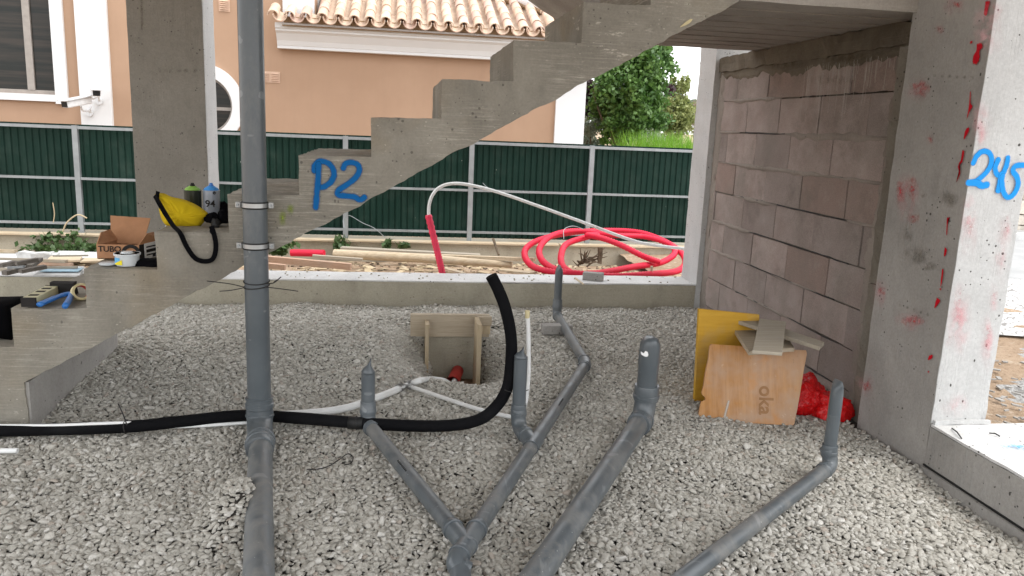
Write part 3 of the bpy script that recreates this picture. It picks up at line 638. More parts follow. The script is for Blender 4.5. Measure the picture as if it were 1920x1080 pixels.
skin('mortar_skin', 5.96, 6.056, -.15, 1.86, 'L', 4.2, amp=.05)
skin('mortar_skin', 3.6, 6.05, 1.80, 1.875, 'B', 5.5, 'conc_dark', amp=.045)
for y0, y1, z in ((3.85, 4.25, 1.647), (4.45, 4.75, 1.645), (4.9, 5.5, 1.418), (3.95, 4.3, 1.188), (4.0, 4.9, .962), (5.1, 5.5, .962), (4.3, 5.3, .735), (4.0, 4.4, .735), (4.1, 5.2, .508), (5.3, 5.8, .735), (4.0, 5.4, .281), (4.5, 5.6, .053), (3.9, 4.3, .05)):
    ps_ = [V((2.4475, y0+(y1-y0)*k/8, z+.004*random.uniform(-1, 1))) for k in range(9)]; put('open_joint', tube(ps_, [random.uniform(.0012, .0048) for _ in ps_], 6, flat=[1]*9), 'black_rubber', wall)
dr = []
for k in range(64):
    px = random.choice((random.uniform(1508, 1580), random.uniform(1585, 1690))); y0_ = 128-(px-1500)*.12+random.uniform(-6, 10); ln = abs(random.gauss(0, 38))+12
    if random.random() < .12: ln += 60
    a_ = P(px, y0_, X=2.436); b_ = V((a_.x, a_.y+random.uniform(-.002, .002), P(px-ln*.12, y0_+ln, X=2.436).z)); dr.append(ribbon([a_, (a_+b_)/2, b_], random.uniform(.003, .006), nx_, 3, .001))
mark('lime_drip', dr, 'drip', wall)
mark('damp_stain', [patch(1600, 108, 80, 22, X=2.444), patch(1470, 118, 70, 18, X=2.444), patch(1680, 300, 16, 150, X=2.444), patch(1640, 600, 18, 130, X=2.444), patch(1560, 150, 60, 14, X=2.444)], 'damp', wall)
# ------------------------------------------------------------------ stair
st = thing('concrete_staircase', 'raw concrete stair rising to the right, sprayed with a blue P2', 'staircase', (-.4, 4, 0))
prof = [(-2.55, -.3), (-2.55, .06), (-2.19, .06), (-2.19, .23), (-1.897, .23), (-1.897, .395), (-1.60, .395), (-1.60, .562), (-1.303, .565), (-1.303, .735), (-1.013, .738), (-1.013, .900), (-.713, .903), (-.713, 1.068), (-.42, 1.07), (-.42, 1.238), (-.118, 1.241), (-.118, 1.408), (.178, 1.413), (.178, 1.580), (.482, 1.585), (.482, 1.757), (.774, 1.76), (.774, 1.93), (1.07, 1.93), (1.07, 2.12), (1.47, 2.12), (1.47, 1.975), (.775, 1.583), (-.232, .998), (-1.571, .236), (-1.571, -.3)]
def extrude_profile(prof, y0, y1, ny_, step=.024, amp=.0042, seed=0, ragged=()):
    pts = []
    for i, a in enumerate(prof):
        b = prof[(i+1) % len(prof)]; d = math.hypot(b[0]-a[0], b[1]-a[1]); k = max(1, int(d/step))
        for j in range(k):
            t_ = j/k; pts.append((a[0]+(b[0]-a[0])*t_, a[1]+(b[1]-a[1])*t_, i in ragged))
    n_ = len(pts); vs, fs = [], []
    for r in range(ny_+1):
        y = y0+(y1-y0)*r/ny_
        for (x, z, rg) in pts:
            q = V((x*11+seed, y*11, z*11)); v_ = mnoise.noise_vector(q)+mnoise.noise_vector(q*3.1)*.7
            am = amp*(1.9 if rg and r in (0, ny_) else 1); vs.append(V((x+v_.x*am, y+(v_.y*amp if 0 < r < ny_ else 0), z+v_.z*am)))
    for r in range(ny_):
        for i in range(n_):
            j = (i+1) % n_; fs.append((r*n_+i, r*n_+j, (r+1)*n_+j, (r+1)*n_+i))
    fs += [tuple(range(n_)), tuple(ny_*n_+i for i in range(n_))[::-1]]
    return vs, fs
put('lower_flight', extrude_profile(prof, 3.5, 4.43, 22, ragged=(27, 28, 29, 30)), 'conc_stair', st)
put('footing_block', rough_box(-1.60, -1.5600, 3.510, 4.60, -.3, .236, .07, .0015, 17), 'conc_grey', st)
put('landing', rough_box(1.472, 2.75, 3.5, 5.48, 1.978, 2.12, .12, .003, 18), 'conc_soffit', st)
put('landing', rough_box(1.26, 1.471, 4.66, 5.48, 1.978, 2.12, .12, .003, 19), 'conc_soffit', st)
for k, y in enumerate((3.72, 3.93, 4.14, 4.35, 4.56, 4.78, 5.0, 5.2)): put('board_ridge', rough_box(1.30 if y > 4.6 else 1.48, 2.42, y-.003, y+.004, 1.973, 1.9785, .08, .002, k), 'conc_soffit', st)
pu = [(x_+.30, z_) for x_, z_ in ((.955, 1.978), (.955, 2.12), (.95, 2.29), (.65, 2.29), (.65, 2.46), (.35, 2.46), (.35, 2.63), (.05, 2.63), (.05, 2.80), (-.25, 2.80), (-.25, 2.965), (-.70, 2.965), (-.70, 2.93))]
put('upper_flight', extrude_profile(pu, 4.66, 5.5, 10, step=.06, seed=5), 'conc_soffit', st)
mark('tan_chip', [blob([P(1275, 50, Y=3.497), P(1290, 38, Y=3.497), P(1298, 36, Y=3.497), P(1292, 44, Y=3.497), P(1276, 51, Y=3.497)], ny, .003)], 'tape', st)
def S(*pts): return [P(480+a/4, 270+b/4, Y=3.499) for a, b in pts]
wp = .036
mark('painted_letters', [ribbon(S((438, 200), (442, 160), (480, 130), (535, 140), (575, 180), (585, 235), (560, 285), (515, 318), (482, 325)), wp, ny, lift=.004),
    ribbon(S((470, 150), (468, 240), (460, 340), (448, 475)), wp, ny, lift=.005), ribbon(S((655, 180), (672, 148), (715, 138), (762, 155), (775, 200), (745, 255), (680, 305), (618, 350), (618, 380), (670, 388), (735, 395), (780, 418), (815, 398)), wp, ny, lift=.0045)], 'spray_blue', st, label='blue sprayed P2')
mark('green_spray', [blob([P(530+9*math.cos(a), 408+20*math.sin(a), Y=3.498) for a in np.arange(0, 6, .8)], ny, .004), blob([P(545+9*math.cos(a), 392+14*math.sin(a), Y=3.498) for a in np.arange(0, 6, .8)], ny, .0045)], 'spray_green', st)
# ------------------------------------------------------------------ fence and kerb wall
YF = 9.3
kerb = top('kerb_wall', rough_box(-12, 3.9, 9.10, 9.6, -.6, .035, .12, .006, 21), 'conc_beam', 'low concrete kerb wall carrying the green sheet fence', 'wall')
for i, (a, b) in enumerate(((0, 392), (405, 1050), (1052, 1300))):
    xa, xb = P(a, 430, Y=9.1).x-(4 if i == 0 else 0), P(b, 440, Y=9.1).x
    top('timber_board', rough_box(xa, xb-.01, 9.06, 9.20, .037, .055, .15, .003, 22+i), 'timber_pale', ('long pale board on the kerb under the left end of the green fence', 'long pale board on the kerb under the middle of the green fence', 'short pale board on the kerb behind the red conduit coil')[i], 'board', 'boards along the fence kerb')
fence = thing('sheet_fence', 'dark green corrugated sheet fence on galvanised posts and rails', 'fence', (-.5, YF, .03))
posts = [P(x, 300, Y=YF).x for x in (145, 395, 648, 884, 1109, 1335)]; d0 = posts[1]-posts[0]
posts = [posts[0]-1.43*k for k in (5, 4, 3, 2, 1)]+posts
ztop = 1.203
for x in posts: put('post', rough_box(x-.028, x+.028, YF-.03, YF+.018, .045, ztop+.003, .4, .001, x), 'galv', fence)
def zz(px, py): return P(px, py, Y=YF-.03).z
for z, h in ((1.195, .026), (zz(300, 338), .022), (zz(300, 421), .022)):
    for a, b in zip(posts[:-1], posts[1:]): put('rail', rough_box(a+.029, b-.029, YF-.026, YF-.006, z-h, z+h*.2, .3, .0015, z+a), 'galv', fence)
pitch = .071
def corr(x0, x1, z0, z1, y):
    xs = []; x = x0
    prof_ = ((0, 0), (.70, 0), (.80, .011), (.92, .011))
    while x < x1:
        for f, d in prof_:
            if x+f*pitch < x1: xs.append((x+f*pitch, d+random.gauss(0, .0004)))
        x += pitch
    xs.append((x1, 0)); vs = []
    for (x, d) in xs: vs += [V((x, y+d, z0)), V((x, y+d, z1)), V((x, y+d+.003, z0)), V((x, y+d+.003, z1))]
    fs = []
    for i in range(len(xs)-1):
        a, b = i*4, i*4+4; fs += [(a, b, b+1, a+1), (a+2, a+3, b+3, b+2), (a+1, b+1, b+3, a+3)]
    return vs, fs
for a, b in zip(posts[:-1], posts[1:]): put('sheet_panel', corr(a+.002, b-.002, .075, ztop+.014, YF+.022), 'sheet', fence)

# ------------------------------------------------------------------ house
YH = 13.
def hx(px, py=150, Y=YH): return P(px, py, Y=Y).x
def hz(px, py, Y=YH): return P(px, py, Y=Y).z
house = thing('peach_house', 'peach rendered villa with white trim and a clay tiled lean-to roof', 'house', (-2, YH+1, -.35))
xR = hx(1089, 220); xU = hx(592, 20); xW0, xW1 = hx(-260, 80), hx(124, 100)
wz = hz(60, 176); win_l, win_r = xW0, hx(101, 100)
# front wall in pieces round the window and the round window
xc, zc, r_in, r_out = hx(380, 197), hz(380, 197), .455, .62
def wallpiece(n, x0, x1, z0, z1, y=YH, th=.3, m='peach'): return put(n, boxm(x0, x1, y, y+th, z0, z1), m, house)
wallpiece('wall', -14, xW0, -.35, 6); wallpiece('wall', xW0, win_r, -.35, wz); wallpiece('wall', xW0, win_r, 4.4, 6)
xs0, xs1 = xc-.8, xc+.8
wallpiece('wall', win_r, xs0, -.35, 6)
# wall with a round hole
vs, fs = [], []; K = 48
sq = []
for k in range(K):
    g = 2*math.pi*k/K; c_, s_ = math.cos(g), math.sin(g); m_ = .8/max(abs(c_), abs(s_)); sq.append((xc+c_*m_, zc+s_*m_))
    vs += [V((xc+c_*r_in, YH, zc+s_*r_in)), V((xc+c_*m_, YH, zc+s_*m_)), V((xc+c_*r_in, YH+.3, zc+s_*r_in))]
for k in range(K):
    a, b = k*3, (k+1) % K*3; fs += [(a, b, b+1, a+1), (a, a+2, b+2, b)]
put('wall', (vs, fs), 'peach', house)
wallpiece('wall', xs0, xs1, -.35, zc-.8); wallpiece('wall', xs0, xs1, zc+.8, 6)
wallpiece('wall', xs1, xU, -.35, 6)
eb = hz(700, 101)+.02
wallpiece('wall', xU, xR, -.35, eb+.32)
put('side_wall', boxm(xR-.3, xR, YH+.301, YH+7, -.35, eb+.25), 'peach', house)
put('upper_wall', boxm(xU, hx(849, 5, 15.4), 15.4, 15.7, 2.5, 6), 'peach', house)
put('upper_side_wall', boxm(xU-.3, xU, YH+.301, 15.7, 2.5, 6), 'white_wall', house)
for a, b, z1 in ((148, 207, 6), ): put('pilaster', rough_box(hx(a, 110), hx(b, 110), YH-.07, YH-.002, -.35, z1, .6, .001, 3), 'white_wall', house)
put('pilaster', boxm(hx(531, 25), hx(590, 25), YH-.05, YH-.002, eb+.30, 6), 'white_wall', house)
put('pilaster', boxm(hx(1040, 220), xR+.05, YH-.06, YH-.002, -.35, eb+.1), 'white_wall', house)
# window at the left
fr = thing and put('window', merge(boxm(win_r, xW1, YH-.06, YH-.002, wz-.13, 4.6), boxm(xW0, win_r-.002, YH-.06, YH-.002, wz-.10, wz+.0)), 'white_wall', house, label='tall window with white surround')
put('frame', merge(boxm(win_l, win_r, YH+.10, YH+.16, wz+.001, wz+.06), boxm(win_r-.055, win_r-.001, YH+.10, YH+.16, wz+.061, 4.4), boxm(hx(47, 80)-.05, hx(47, 80)+.05, YH+.09, YH+.155, wz+.061, 4.4)), 'frame_grey', fr)
put('pane', boxm(win_l, hx(47, 80)-.05, YH+.125, YH+.135, wz+.06, 4.4), 'glass', fr)
put('pane', boxm(hx(47, 80)+.05, win_r-.055, YH+.125, YH+.135, wz+.06, 4.4), 'glass', fr)
# round window
def annulus(r0, r1, y0, y1, cx=xc, cz=zc, K=56):
    vs, fs = [], []
    for k in range(K):
        g = 2*math.pi*k/K
        for r, y in ((r0, y0), (r1, y0), (r1, y1), (r0, y1)): vs.append(V((cx+r*math.cos(g), y, cz+r*math.sin(g))))
    for k in range(K):
        for j in range(4): a = k*4+j; b = k*4+(j+1) % 4; c = (k+1) % K*4+(j+1) % 4; d = (k+1) % K*4+j; fs.append((a, b, c, d))
    return vs, fs
rw = put('window', annulus(r_in-.01, r_out, YH-.06, YH-.002), 'white_wall', house, label='round window in a white ring')
put('frame', merge(annulus(r_in-.055, r_in-.005, YH+.08, YH+.15), boxm(xc-r_in+.02, xc+r_in-.02, YH+.09, YH+.14, zc-.07, zc-.02)), 'frame_grey', rw)
put('pane', lathe((xc, YH+.13, zc), [(0, r_in-.03), (.012, r_in-.03)], 40, V((0, 1, 0))), 'glass', rw)
# vents
for (a, b, c, d) in ((410, 431, -3, 21), (487, 525, 133, 154)):
    x0, x1, z1, z0 = hx(a, c+5), hx(b, c+5), hz(a, c), hz(a, d); vt = put('vent', boxm(x0, x1, YH-.012, YH-.001, z0, z1), 'vent', house); halves = 2 if b-a > 30 else 1
    for h in range(halves):
        xa = x0+.02+(x1-x0)/halves*h; xb = xa+(x1-x0)/halves-.04
        for k in range(5):
            z = z0+.025+(z1-z0-.04)*k/5; put('slat', obox(V(((xa+xb)/2, YH-.022, z+.012)), V(((xb-xa)/2, 0, 0)), V((0, .009, .009)), V((0, -.001, .0015))), 'vent', vt)
# cornice
xE0 = hx(520, 80, YH-.15); xE1 = xR+.30
cprof = [(YH-.002, eb-.02), (YH-.16, eb-.02), (YH-.16, eb+.02), (YH-.17, eb+.025), (YH-.20, eb+.09), (YH-.28, eb+.19), (YH-.33, eb+.22), (YH-.33, eb+.25), (YH-.37, eb+.255), (YH-.37, eb+.33), (YH-.002, eb+.33)]
vs = [V((x, y, z)) for x in (xE0, xE1) for y, z in cprof]; n_ = len(cprof)
put('cornice', (vs, [(i, (i+1) % n_, n_+(i+1) % n_, n_+i) for i in range(n_)]+[tuple(range(n_)), tuple(n_+i for i in range(n_))]), 'white_wall', house)
# roof: cover tiles and pan tiles one by one
EY, EZ, SLp = YH-.50, eb+.345, .42
dirn = V((0, 1, SLp)).normalized(); nrm = V((0, -SLp, 1)).normalized(); TP = .232; ROW = .335
def tilemesh(rr0, rr1, L_, up):
    vs, fs = [], []; K = 8
    for j, (t_, r) in enumerate(((0, rr0), (L_, rr1))):
        for k in range(K+1):
            g = math.pi*k/K; 
            for th in (0, -.013):
                q = V((math.cos(g)*(r+th), 0, 0))+nrm*(math.sin(g)*(r+th)*(1 if up else -1))+dirn*t_; vs.append(q)
    m = (K+1)*2
    for k in range(K):
        a = k*2; fs += [(a, a+2, m+a+2, m+a), (a+1, m+a+1, m+a+3, a+3), (a, a+1, a+3, a+2), (m+a, m+a+2, m+a+3, m+a+1)]
    fs += [(0, m, m+1, 1), (K*2, K*2+1, m+K*2+1, m+K*2)]
    me = bpy.data.meshes.new('roof_tile'); me.from_pydata(vs, [], fs); me.materials.append(M['tile'])
    bm = bmesh.new(); bm.from_mesh(me); bmesh.ops.recalc_face_normals(bm, faces=bm.faces); bm.to_mesh(me); bm.free()
    me.polygons.foreach_set('use_smooth', [len(p.vertices) == 4 for p in me.polygons]); me.set_sharp_from_angle(angle=.7); return me
cover, pan = tilemesh(.083, .072, .40, True), tilemesh(.105, .098, .40, False)
xT0 = hx(512, 50, EY); xcorner = xR+.42; ncol = int((xcorner-xT0)/TP)
def tile(me, x, t_, up, roll=0):
    p = V((x, EY, EZ))+dirn*t_+nrm*up; o = bpy.data.objects.new('roof_tile', me); link(o, house, p+V((random.gauss(0, .004), 0, random.gauss(0, .003)))); o.rotation_euler = (random.gauss(0, .012), random.gauss(0, .02), random.gauss(0, .015)); return o
for i in range(ncol+1):
    x = xT0+i*TP
    for r in range(8):
        t_ = r*ROW; y = EY+dirn.y*t_
        if x < xU+.02 and r > 0: break
        if y > 15.25: break
        lim = xcorner-(y-EY)
        if x+TP*.5 < lim: tile(pan, x+TP/2, t_-(.03 if r == 0 else 0), .068+.016*(1-(r > 0)))
        if x < lim: tile(cover, x, t_, .055+random.uniform(0, .005))
put('eave_filler', rough_box(xT0+.15, xcorner-.3, EY+.14, EY+.24, eb+.335, eb+.42, .06, .008, 61), 'tile_mortar', house)
# roof bed, hip ridge
put('roof_bed', ([V((xT0+TP/2, EY+.08, EZ-.07)), V((xcorner-.15, EY+.08, EZ-.07)), V((xcorner-.05-3.0, EY+3.05, EZ-.06+3.0*SLp)), V((xU+.02, 15.4, EZ-.07+(15.4-EY)*SLp)), V((xU+.02, EY+.4, EZ-.07+.4*SLp)), V((xT0+TP/2, EY+.4, EZ-.07+.4*SLp))], [(0, 1, 2, 3, 4, 5)]), 'tile_mortar', house)
put('roof_slope', ([V((xcorner, EY, EZ)), V((xcorner, EY+8, EZ)), V((xcorner-3, EY+8, EZ+3*SLp)), V((xcorner-3.0, EY+3.0, EZ+3.0*SLp))], [(0, 1, 2, 3)]), 'tile', house)
hip0 = V((xcorner, EY, EZ+.10)); hd = V((-1, 1, SLp)); L_ = 3.9
put('hip_mortar', tube([hip0+hd*.02+V((0, 0, .0)), hip0+hd*2.9], .10, 10), 'tile_mortar', house)
for k in range(10):
    a = hip0+hd*(.30*k)+V((0, 0, .05)); put('ridge_tile', tube([a, a+hd*.31], [.125, .105], 14), 'white_wall' if k > 2 else 'tile', house, smooth=True, sharp=40)
for k in range(3): put('gutter_hook', tube(catmull([hip0+hd*(.7+.5*k)+V((0, 0, .12)), hip0+hd*(.72+.5*k)+V((.02, 0, .28)), hip0+hd*(.85+.5*k)+V((0, 0, .30)), hip0+hd*(.95+.5*k)+V((0, 0, .2))], 4), .008, 6), 'galv', house)

# security cameras on the left pilaster
YC = YH-.35
def cctv(a, b, r, arm, label, up):
    t = thing('security_camera', label, 'camera', arm[-1], 'security cameras on the white pilaster')
    d = (b-a).normalized(); s = d.cross(V((0, 0, 1))).normalized(); u = s.cross(d)
    put('housing', obox((a+b)/2, d*(b-a).length/2, s*r, u*r*.8), 'camera_white', t, bevel=.012)
    put('sunshield', obox((a+b)/2+u*(r*.8+.008)-d*.0, d*((b-a).length/2+.04), s*(r+.018), u*.006), 'camera_white', t)
    put('lens_window', obox(a-d*.004, d*.003, s*r*.8, u*r*.6), 'black_rubber', t)
    put('bracket', tube(catmull(arm, 5), .014, 8), 'camera_white', t, smooth=True)
    put('wall_plate', lathe(arm[-1], [(0, .05), (.02, .05)], 14, V((0, -1, 0))), 'camera_white', t)
cctv(P(121, 196, Y=YH-.75), P(167, 187, Y=YH-.35), .062, [P(152, 200, Y=YH-.45), P(155, 207, Y=YH-.40), P(166, 207, Y=YH-.25), P(170, 200, Y=YH-.18), P(168, 212, Y=YH-.08)], 'long white security camera pointing left, lower one on the pilaster', 1)
cctv(P(181, 175, Y=YH-.60), P(177, 167, Y=YH-.28), .058, [P(176, 173, Y=YH-.40), P(170, 180, Y=YH-.35), P(175, 185, Y=YH-.25), P(184, 181, Y=YH-.18), P(186, 190, Y=YH-.08)], 'small security camera facing the viewer, upper one on the pilaster', 1)

# ------------------------------------------------------------------ vegetation
def leaves(c, rad, n, size, mat, shell=.55, clumps=26, cl=.38, gap=0, seed=0, pts=None, aspect=1.6):
    r_ = np.random.default_rng(seed); c = np.array(c); rad = np.array(rad)
    cc = r_.normal(size=(clumps, 3)); cc /= np.linalg.norm(cc, axis=1)[:, None]; cc *= (r_.uniform(.15, 1, clumps)**(1/2.2))[:, None]
    which = r_.integers(0, clumps, n); p = cc[which]+r_.normal(size=(n, 3))*cl*.5*r_.uniform(.6, 1.2, clumps)[which][:, None]
    p = c+p*rad*.82; d1 = r_.normal(size=(n, 3)); d1 /= np.linalg.norm(d1, axis=1)[:, None]; d2 = np.cross(d1, r_.normal(size=(n, 3))); d2 /= np.linalg.norm(d2, axis=1)[:, None]
    s = size*r_.uniform(.6, 1.3, n)[:, None]; v = np.stack([p-d1*s*aspect*.5, p+d2*s*.5-d1*s*.05, p+d1*s*aspect*.5, p-d2*s*.5-d1*s*.05], 1).reshape(-1, 3)
    return v, [(4*i, 4*i+1, 4*i+2, 4*i+3) for i in range(n)]
def leafobj(name, parts, mat, parent):
    vs = np.concatenate([p[0] for p in parts]); n = len(vs)//4; me = bpy.data.meshes.new(name); me.vertices.add(len(vs)); org = world_org(parent)
    me.vertices.foreach_set('co', (vs-np.array(org)).astype(np.float32).ravel()); me.loops.add(4*n); me.loops.foreach_set('vertex_index', np.arange(4*n, dtype=np.int32))
    me.polygons.add(n); me.polygons.foreach_set('loop_start', np.arange(0, 4*n, 4, dtype=np.int32)); me.update(calc_edges=True); me.materials.append(M[mat])
    o = bpy.data.objects.new(name, me); link(o, parent, V(org)); return o
def tree(name, label, cat, base, trunks, crowns, mat, group=None, bark='bark'):
    t = thing(name, label, cat, base, group)
    if trunks: put('trunk', merge(*[tube(catmull(p, 4), [r*(1-.75*i/(4*(len(p)-1))) for i in range(4*(len(p)-1)+1)], 8) for p, r in trunks]), bark, t, smooth=True)
    leafobj('crown', crowns, mat, t); return t
YT = 17.
b_ = P(1150, 275, Y=YT); b_.z = -.35
def T(px, py, Y=YT): return P(px, py, Y=Y)
tree('leafy_tree', 'dense green multi-stemmed tree behind the fence, under the stair landing', 'tree', b_,
     [([V((b_.x, YT, -.35)), T(1150, 262), T(1135, 235), T(1122, 205), T(1112, 170)], .045), ([V((b_.x+.05, YT, -.35)), T(1155, 262), T(1157, 225), T(1157, 190), T(1162, 140)], .06), ([V((b_.x+.1, YT, -.35)), T(1168, 250), T(1180, 220), T(1192, 185), T(1200, 140)], .07)],
     [leaves(T(1180, 165), (.88, 1.0, 1.25), 14000, .066, None, clumps=46, cl=.34, seed=1), leaves(T(1158, 215), (.6, .7, .55), 3600, .064, None, clumps=20, cl=.4, seed=2), leaves(T(1190, 225), (.75, .6, .45), 3400, .064, None, clumps=18, cl=.4, seed=3), leaves(T(1232, 115), (.28, .4, .6), 1000, .08, None, clumps=12, cl=.5, seed=4), leaves(T(1262, 125), (.22, .25, .28), 120, .07, None, clumps=6, cl=.5, seed=5), leaves(T(1150, 258), (.3, .3, .2), 350, .07, None, clumps=6, cl=.5, seed=6)], 'leaf_green')
b_ = P(1100, 300, Y=20); b_.z = -.35
tree('purple_plum_tree', 'dark purple-leaved tree behind the white house corner, left of the green tree', 'tree', b_, [([b_, P(1098, 250, Y=20), P(1104, 200, Y=20), P(1100, 150, Y=20)], .08)],
     [leaves(P(1098, 165, Y=20), (.65, .8, .45), 1500, .10, None, clumps=14, seed=7), leaves(P(1104, 200, Y=20), (.55, .7, .45), 1900, .10, None, clumps=14, seed=8), leaves(P(1098, 232, Y=20), (.3, .5, .3), 250, .09, None, clumps=6, seed=9), leaves(P(1240, 172, Y=20), (.4, .4, .3), 420, .10, None, clumps=7, seed=10)], 'leaf_purple')
b_ = P(1033, 200, Y=24); b_.z = -.35
tree('purple_plum_tree', 'tip of a dark tree rising above the tiled roof', 'tree', b_, [([b_, P(1033, 120, Y=24), P(1034, 45, Y=24)], .09)], [leaves(P(1033, 42, Y=24), (.22, .3, .22), 160, .08, None, clumps=7, seed=11), leaves(P(1040, 90, Y=24), (.7, .6, .55), 1200, .10, None, clumps=12, seed=12)], 'leaf_dark')
b_ = P(1262, 280, Y=21); b_.z = -.35
tree('conifer_bush', 'yellow-green conifer bush behind the lush grass', 'bush', b_, [([b_, P(1262, 200, Y=21), P(1265, 160, Y=21)], .06)],
     [leaves(P(1262, 212, Y=21), (.62, .6, .62), 5200, .06, None, clumps=30, cl=.4, seed=13), leaves(P(1278, 185, Y=21), (.25, .3, .7), 1300, .05, None, clumps=14, cl=.35, seed=14), leaves(P(1262, 160, Y=21), (.14, .2, .35), 380, .05, None, clumps=8, seed=15), leaves(P(1250, 248, Y=21), (.75, .5, .35), 1800, .06, None, clumps=14, seed=22)], 'leaf_yellow')
b_ = P(1280, 285, Y=26); b_.z = -.35
tree('young_conifer', 'slim dark conifer top against the white sky', 'tree', b_, [([b_, P(1279, 200, Y=26), P(1279, 140, Y=26)], .07)], [leaves(P(1279, 165+i*9, Y=26), (.06+.07*i, .2, .12), 130+60*i, .07, None, clumps=6, seed=30+i) for i in range(-2, 6)]+[leaves(P(1262, 170+i*9, Y=26), (.08+.05*i, .2, .12), 100+40*i, .07, None, clumps=6, seed=40+i) for i in range(-1, 5)], 'leaf_dark')
b_ = P(1302, 285, Y=23); b_.z = -.35
tree('dry_shrub', 'brown twiggy shrub beside the far pale column', 'shrub', b_, [([b_, P(1302, 240, Y=23), P(1300, 200, Y=23)], .04)], [leaves(P(1300, 225, Y=23), (.42, .5, .5), 1500, .05, None, clumps=18, cl=.5, seed=16)], 'leaf_brown')
b_ = P(1305, 285, Y=45); b_.z = -.35
tree('far_tree', 'distant grey-green tree low against the sky beside the far column', 'tree', b_, [([b_, P(1306, 235, Y=45), P(1306, 200, Y=45)], .1)], [leaves(P(1306, 195, Y=45), (.75, .8, .30), 1300, .11, None, clumps=14, seed=17), leaves(P(1296, 222, Y=45), (1.4, .8, .5), 1500, .15, None, clumps=14, seed=18)], 'leaf_pale')
for i, (px, py, rx, rz, n_, m_, lb) in enumerate(((1108, 235, .5, .3, 1500, 'leaf_pale', 'pale silvery shrub at the foot of the purple tree'), (1100, 262, .45, .18, 1500, 'leaf_pale', 'low white-flowered shrub beside the white house corner'), (1205, 258, .5, .2, 900, 'leaf_pale', 'sparse pale shrub between the green tree and the lush grass'))):
    b_ = P(px, 290, Y=17.8); b_.z = -.35
    tree('shrub', lb, 'shrub', b_, [([b_, P(px, py+15, Y=17.8), P(px+3, py, Y=17.8)], .03)], [leaves(P(px, py, Y=17.8+i*.5), (rx, .4, rz), n_, .05, None, clumps=18, cl=.45, seed=50+i)], m_)
b_ = P(1130, 280, Y=14.5); b_.z = -.35
def blades(cx, cy, cz, sx, sy, n, L, mat, name, label, cat, seed, parent=None, kind=None, wdt=.012, z0=-.3, lean=.5):
    r_ = np.random.default_rng(seed); vs, fs = [], []
    for i in range(n):
        x, y = cx+r_.uniform(-sx, sx), cy+r_.uniform(-sy, sy); a = r_.uniform(0, 6.28); l = L*r_.uniform(.6, 1.15); d = V((math.cos(a), math.sin(a), 0)); s = V((-d.y, d.x, 0))*wdt; o0 = V((x, y, z0)); ln = r_.uniform(.1, lean)
        p = [o0, o0+V((0, 0, l*.6))+d*l*ln*.35, o0+V((0, 0, l*.92))+d*l*ln]; k = len(vs)
        vs += [p[0]-s, p[0]+s, p[1]-s*.8, p[1]+s*.8, p[2]]; fs += [(k, k+1, k+3, k+2), (k+2, k+3, k+4)]
    o = put(name, (vs, fs), mat, parent, org=None if parent else V((cx, cy, z0))); 
    if label: tag(o, label, cat, kind=kind)
    return o
g0, g1 = P(1185, 258, Y=15.5), P(1330, 262, Y=15.5)
blades((g0.x+g1.x)/2+.2, 15.6, 0, (g1.x-g0.x)/2+.25, .6, 5200, 1.68, 'grass', 'ornamental_grass', 'lush bright green ornamental grass just behind the fence', 'grass', 60, kind='stuff', wdt=.011, lean=.35)
b_ = P(1912, 300, Y=16); b_.z = -.3
tree('hedge', 'dark green hedge beyond the road, seen right of the numbered column', 'hedge', b_, [([b_, b_+V((0, 0, .8)), b_+V((.05, 0, 1.6))], .05)], [leaves(V((b_.x+k*.7, 16, b_.z+1.3)), (.7, .5, .75), 1700, .07, None, clumps=20, cl=.45, seed=70+k) for k in (0, 1, 2)], 'leaf_green')
# stone wall and kerb beyond the road, right
sw = thing('stone_wall', 'pale rubble stone wall beyond the road at the right edge', 'wall', (9.5, 11.8, 0))
wa, wb = P(1880, 440, Z=.05), P(1925, 444, Z=.05)
wx0 = wa.x-.4; wy = wa.y; ht = P(1900, 352, Y=wy).z
put('wall_core', boxm(wx0, wx0+6, wy+.03, wy+.4, -.2, ht-.02), 'mortar_smear', sw)
z = 0; rr = random.Random(5); row = 0
while z < ht-.05:
    h = rr.uniform(.14, .24); x = wx0-rr.random()*.2
    while x < wx0+2.6:
        l = rr.uniform(.18, .42); put('stone', rough_box(max(x, wx0)+.008, x+l-.008, wy-.015+rr.uniform(-.015, .01), wy+.08, z+.008, min(z+h, ht)-.006, .07, .012, rr.random()*50), 'stone_wall', sw); x += l
    z += h
top('kerb', rough_box(wx0-1, wx0+6, wy-.6, wy-.42, 0, .14, .3, .004, 90), 'conc_pale_lit', 'white kerb at the foot of the stone wall, right edge', 'kerb')
put('pavement', boxm(wx0-1, wx0+6, wy-.42, wy-.02, 0, .13), 'road', kind='structure')
# lamp
lb_ = P(1345, 300, Y=19); lt = P(1320, 119, Y=19)
lp = thing('street_lamp', 'small street lamp head beside the top of the far pale column', 'street lamp', (lb_.x, 19, -.35))
put('pole', tube(catmull([V((lb_.x, 19, -.35)), V((lb_.x, 19, lt.z-.3)), V((lb_.x-.05, 19, lt.z+.02)), lt+V((.05, 0, .02))], 6), .03, 8), 'galv', lp)
put('lamp_head', obox(lt, V((.09, 0, -.01)), V((0, .06, 0)), V((.003, 0, .028))), 'galv', lp, bevel=.01); put('diffuser', obox(lt+V((.0, 0, -.045)), V((.065, 0, 0)), V((0, .045, 0)), V((0, 0, .015))), 'lemon', lp)
